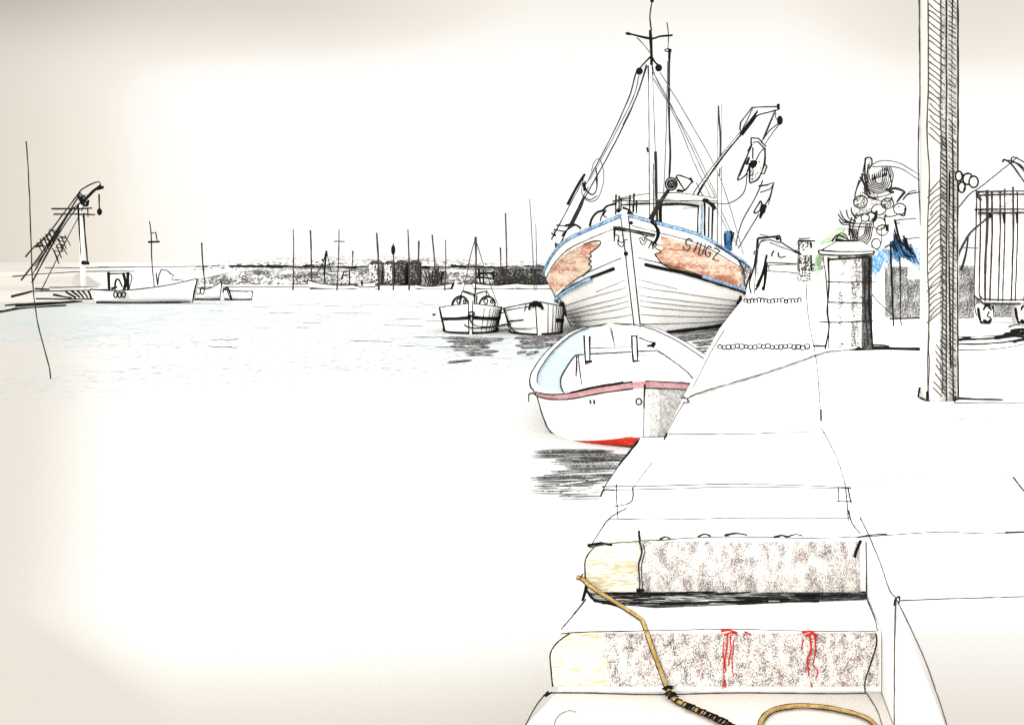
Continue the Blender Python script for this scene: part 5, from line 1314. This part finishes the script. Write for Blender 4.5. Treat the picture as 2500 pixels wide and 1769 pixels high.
# chains across the walkway
def chain(xa, xb, y, n, lab, z):
    t0 = thing('chain', lab, 'chain', tuple(G((xa + xb) / 2, y, z)), 'chains across the quay')
    for k in range(n):
        mb = MB()
        x = xa + (xb - xa) * (k + .5) / n; hw = (xb - xa) / n * .56 * rnd.uniform(.85, 1.1)
        yy = y + 1.5 * math.sin(k * 1.1) + 1.0 * math.sin(k * 2.7)
        c = G(x, yy, z); d = c.y; sq = rnd.uniform(.6, 1)
        pts = [c + Vector((PW(hw, d) * math.cos(t), .0, PW(4.6 + (k % 3) * .6, d) * math.copysign(abs(math.sin(t)) ** sq, math.sin(t)) + PW(2, d))) for t in [2 * math.pi * i / 12 for i in range(12)]]
        mb.tube(pts, PW(1.7, d), 'ink', True, 5, None, PW(1, d))
        part(mb, 'link', t0)
chain(1752, 1976, 848, 21, 'nearer heavy link chain lying across the quay by the pillar foot', ZQ + .03)
chain(1816, 1956, 736, 17, 'farther link chain lying across the quay by the big hull', ZQ + .03)

# far end of the quay: low wall, dark gate post, davit and mooring post
mb = MB(); d = 58
a, b = P(1868, 0, d), P(2016, 0, d)
mb.box((a.x, d, ZQ), (b.x, d + 1.2, P(0, 645, d).z), 'white_plaster')
for pts, w, m_ in (([(1868, 641), (1920, 643), (1990, 648), (2012, 650)], 4, 'soft_ink'), ([(1872, 648), (1940, 645), (2005, 644)], 3, 'pencil'), ([(1868, 661), (1920, 664), (1952, 668)], 3.4, 'pencil'), ([(1875, 648), (1878, 660)], 3, 'pencil'), ([(1960, 655), (2010, 655)], 5, 'ink'), ([(1958, 660), (2006, 660)], 3.6, 'ink'), ([(1850, 690), (1900, 690), (1972, 688)], 2.4, 'faint_pencil')): mb.ln(pts, d - .05, w, m_)
whole(mb, 'low_wall', 'low white wall closing the far end of the quay', 'wall', None, False)
mb = MB(); d = 57.5
a, b = P(1952, 655, d), P(1980, 588, d)
t = thing('gate_post', 'squat dark capped post standing before the far low wall', 'post', (a.x, d, ZQ))
mb.box((a.x, d, ZQ), (b.x, d + .6, b.z), 'char_mid_far'); mb.ln([(1950, 592), (1951, 662)], d - .05, 5, 'ink'); mb.ln([(1980, 592), (1981, 660)], d - .05, 6, 'ink')
part(mb, 'shaft', t, False)
mb = MB(); mb.box((a.x - .15, d - .1, b.z + .01), (b.x + .3, d + .7, P(0, 583, d).z), 'white_plaster'); mb.ln([(1948, 588), (1990, 588)], d - .12, 6, 'ink'); mb.ln([(1950, 583), (1978, 582)], d - .12, 3.6, 'ink'); part(mb, 'cap', t, False)
dv = thing('davit', 'thin black davit with hanging hooks on the quay behind the big hull', 'davit', tuple(G(1848, 716, ZQ)))
d = 36.2
mb = MB(); mb.ln([(1850, 582), (1843, 640), (1830, 690), (1834, 716)], d, 5, 'ink'); mb.ln([(1870, 586), (1856, 592), (1846, 640), (1842, 716)], d, 3.6, 'soft_ink'); part(mb, 'post', dv)
mb = MB(); mb.ln([(1850, 582), (1880, 579), (1904, 575)], d, 6, 'ink'); mb.ln([(1904, 576), (1906, 588), (1900, 592), (1880, 586), (1856, 590)], d, 4, 'ink'); mb.ball(P(1898, 582, d), .07, 'ink'); part(mb, 'arm', dv)
mb = MB(); mb.ln([(1905, 590), (1930, 606), (1952, 618)], d, 4, 'soft_ink'); mb.ln([(1880, 592), (1915, 606), (1945, 616)], d, 2.6, 'pencil'); mb.ln([(1940, 613), (1955, 620)], d, 8, 'ink'); mb.ln([(1955, 622), (1975, 620)], d, 3, 'ink'); mb.ln([(1855, 572), (1880, 578), (1910, 586)], d, 2.6, 'pencil')
mb.ln([(1890, 612), (1885, 618), (1884, 626)], d, 4, 'ink'); mb.ln([(1900, 616), (1903, 628), (1918, 626)], d, 4, 'ink'); mb.ln([(1843, 612), (1841, 622)], d, 4, 'ink'); mb.ln([(1852, 590), (1848, 650), (1850, 690)], d + .1, 2, 'faint_pencil'); part(mb, 'tackle', dv)
mb = MB(); d = 40
mb.ln([(1872, 622), (1866, 650), (1860, 672), (1848, 700)], d, 10, 'ink', taper=(.6, 1)); mb.ln([(1870, 640), (1868, 680), (1864, 708)], d, 9, 'ink'); mb.pen([P(1864, 700, d), Vector((P(1862, 0, d).x, d, ZQ))], 9, 'ink'); mb.pen([P(1850, 698, d), Vector((P(1844, 0, d).x, d, ZQ))], 6, 'ink')
whole(mb, 'mooring_post', 'forked black mooring post leaning at the far quay edge', 'mooring post')

# ------------------------------------------------------------------ foreground ropes
mb = MB()
pts = [P(1408, 1408, 4.03), P(1424, 1414, 4.02), P(1440, 1430, 4.0), G(1500, 1468, Z1 + .012), G(1560, 1506, Z1 + .012), G(1572, 1522, Z1 + .012), P(1588, 1570, 3.61), P(1614, 1640, 3.61), P(1630, 1680, 3.6), G(1646, 1706, Z2 + .012), G(1690, 1728, Z2 + .012), G(1745, 1752, Z2 + .012), G(1785, 1775, Z2 + .012), G(1830, 1830, Z2 + .012), G(1900, 1990, Z2 + .012)]
pts = smooth_path(pts, 6)
n1 = next(i for i, p in enumerate(pts) if p.z < Z2 + .03)
rope(mb, pts, .0078, 'rope_yellow', 'soft_ink', .34, .0015)
mb.ln([(1424, 1400), (1416, 1412), (1426, 1422)], 4.02, 4, 'ink')
r1 = thing('yellow_rope', 'yellow rope running down over both steps to the viewer, dark whipping at its low end', 'rope', tuple(G(1572, 1522, Z1)))
part(mb, 'strand', r1)
mb = MB()
for i in range(n1, len(pts) - 12, 1):
    for q in range(3):
        p = pts[i].lerp(pts[i + 1], q / 3); t = (pts[i + 1] - pts[i]).normalized()
        if rnd.random() < .45: continue
        sd = t.cross(Vector((0, 0, 1))).normalized(); L = .016 * rnd.uniform(.8, 1.4)
        a = p - sd * L + Vector((0, 0, .002)) + t * rnd.uniform(-.004, .004); b = p + sd * L + Vector((0, 0, .002))
        mb.tube([a, p + Vector((0, 0, .011)), b], .0022, 'ink', n=5)
part(mb, 'whipping', r1)
mb = MB()
lp = [(1856, 1800), (1857, 1765), (1872, 1742), (1900, 1728), (1950, 1722), (2000, 1724), (2050, 1732), (2100, 1745), (2130, 1762), (2150, 1800), (2120, 1900), (1990, 1960), (1890, 1900)]
rope(mb, [G(x, y, Z2 + .012) for x, y in lp], .0072, 'rope_yellow', 'soft_ink', .34, .0015)
whole(mb, 'rope_loop', 'second yellow rope lying in an open loop on the lowest step', 'rope')
mb = MB(); mb.ln([(1352, 1769), (1358, 1752), (1375, 1738), (1392, 1733), (1408, 1736)], None, 2) if False else mb.pen([G(x, y, Z2 + .004) for x, y in ((1350, 1785), (1358, 1752), (1375, 1738), (1392, 1733), (1408, 1737))], 2, 'faint_pencil')
whole(mb, 'loose_thread', 'thin grey thread curled on the lowest step near the water', 'thread')

# ------------------------------------------------------------------ light
SUN_EL, SUN_AZ = 17, 203            # high haze, sun behind the viewer's left shoulder
w = bpy.data.worlds.new("World"); SC.world = w; w.use_nodes = True
n, l = w.node_tree.nodes, w.node_tree.links
bg = n['Background']; bg.inputs['Strength'].default_value = .10
sky = n.new('ShaderNodeTexSky'); sky.sky_type = 'NISHITA'; sky.sun_disc = False
sky.sun_elevation = R(SUN_EL); sky.sun_rotation = R(SUN_AZ)
tc = n.new('ShaderNodeTexCoord'); sep = n.new('ShaderNodeSeparateXYZ'); l.new(tc.outputs['Generated'], sep.inputs[0])
def MR(src, a, b, c=0., d=1.):
    r = n.new('ShaderNodeMapRange'); r.interpolation_type = 'SMOOTHSTEP'
    for k, v in zip(('From Min', 'From Max', 'To Min', 'To Max'), (a, b, c, d)): r.inputs[k].default_value = v
    l.new(src, r.inputs['Value']); return r.outputs[0]
def MATH(op, a, b):
    k = n.new('ShaderNodeMath'); k.operation = op
    for i, v in enumerate((a, b)):
        if isinstance(v, (int, float)): k.inputs[i].default_value = v
        else: l.new(v, k.inputs[i])
    return k.outputs[0]
def MIX(f, a, b):
    k = n.new('ShaderNodeMix'); k.data_type = 'RGBA'
    for i, v in zip((0, 6, 7), (f, a, b)):
        if isinstance(v, tuple): k.inputs[i].default_value = (*v, 1)
        elif isinstance(v, (int, float)): k.inputs[i].default_value = v
        else: l.new(v, k.inputs[i])
    return k.outputs[2]
nz = n.new('ShaderNodeTexNoise'); nz.inputs['Scale'].default_value = 2.6; nz.inputs['Detail'].default_value = 4; nz.inputs['Roughness'].default_value = .5
l.new(tc.outputs['Generated'], nz.inputs['Vector'])
wob = MATH('MULTIPLY', MATH('SUBTRACT', nz.outputs['Fac'], .5), .16)
OV = 13.5
EXPO = .2
def lin(r, g, b):
    f = lambda c: ((c / 255 + .055) / 1.055) ** 2.4
    return tuple(f(c) / (.1 * .95 * 2 ** EXPO) for c in (r, g, b))
X_, Y_, Z_ = sep.outputs['X'], sep.outputs['Y'], sep.outputs['Z']
xw = MATH('ADD', X_, MATH('MULTIPLY', wob, .5)); zw = MATH('ADD', Z_, MATH('MULTIPLY', wob, .18))
nx = MATH('MULTIPLY', xw, -1)
# vignette painted into the sky: along left and top, deeper in both upper corners
m0 = MR(nx, .19, .47); D_ = MATH('MULTIPLY', MATH('MULTIPLY', m0, m0), 35)
m1_ = MR(zw, .135, .25); T_ = MATH('MULTIPLY', MATH('MULTIPLY', m1_, m1_), MATH('ADD', MATH('MULTIPLY', MR(nx, -.02, .24), 27), 11))
U_ = MATH('MULTIPLY', MR(zw, .125, .215), MATH('MULTIPLY', MR(xw, .22, .41), 17))
D_ = MATH('ADD', MATH('ADD', D_, T_), U_)
g0 = n.new('ShaderNodeMapRange'); g0.inputs['From Max'].default_value = 14; l.new(D_, g0.inputs['Value'])
c1 = MIX(g0.outputs[0], tuple(1.02 * c for c in lin(255, 254.5, 253)), lin(249, 241, 228))
g1 = n.new('ShaderNodeMapRange'); g1.inputs['From Min'].default_value = 8; g1.inputs['From Max'].default_value = 60
l.new(D_, g1.inputs['Value'])
c1 = MIX(g1.outputs[0], c1, lin(193, 186, 172))
zen = MR(Z_, .27, .60)
c1 = MIX(zen, c1, tuple(OV * 1.75 * c for c in (1.0, .99, .97)))
c1 = MIX(MR(Y_, .1, -.5), c1, tuple(OV * 1.5 * c for c in (1.0, .985, .955)))  # unseen sky overhead and behind brightened to light the scene
c2 = MIX(.95, sky.outputs[0], c1)
l.new(c2, bg.inputs['Color'])
sun = bpy.data.lights.new('Sun', 'SUN'); sun.energy = 1.5; sun.angle = R(14); sun.color = (1, .96, .9)
so = bpy.data.objects.new('Sun', sun); COL.objects.link(so)
az = R(SUN_AZ)
dirv = Vector((math.sin(az) * math.cos(R(SUN_EL)), math.cos(az) * math.cos(R(SUN_EL)), math.sin(R(SUN_EL))))
so.rotation_euler = dirv.to_track_quat('Z', 'Y').to_euler(); so.location = (0, -10, 20)

# ------------------------------------------------------------------ camera
cam = bpy.data.cameras.new('Camera'); co = bpy.data.objects.new('Camera', cam); COL.objects.link(co)
cam.sensor_width = 36; cam.lens = 36.0; cam.sensor_fit = 'HORIZONTAL'
cam.shift_y = -(884.5 - HY) / 2500.0
cam.clip_start = .05; cam.clip_end = 8000
co.location = (0, 0, EYE); co.rotation_euler = (R(90), 0, 0)
SC.camera = co
SC.view_settings.view_transform = 'Standard'; SC.view_settings.look = 'None'
SC.view_settings.exposure = EXPO; SC.view_settings.gamma = 1
SC.render.film_transparent = False
SC.cycles.max_bounces = 6; SC.cycles.diffuse_bounces = 4; SC.cycles.use_denoising = False
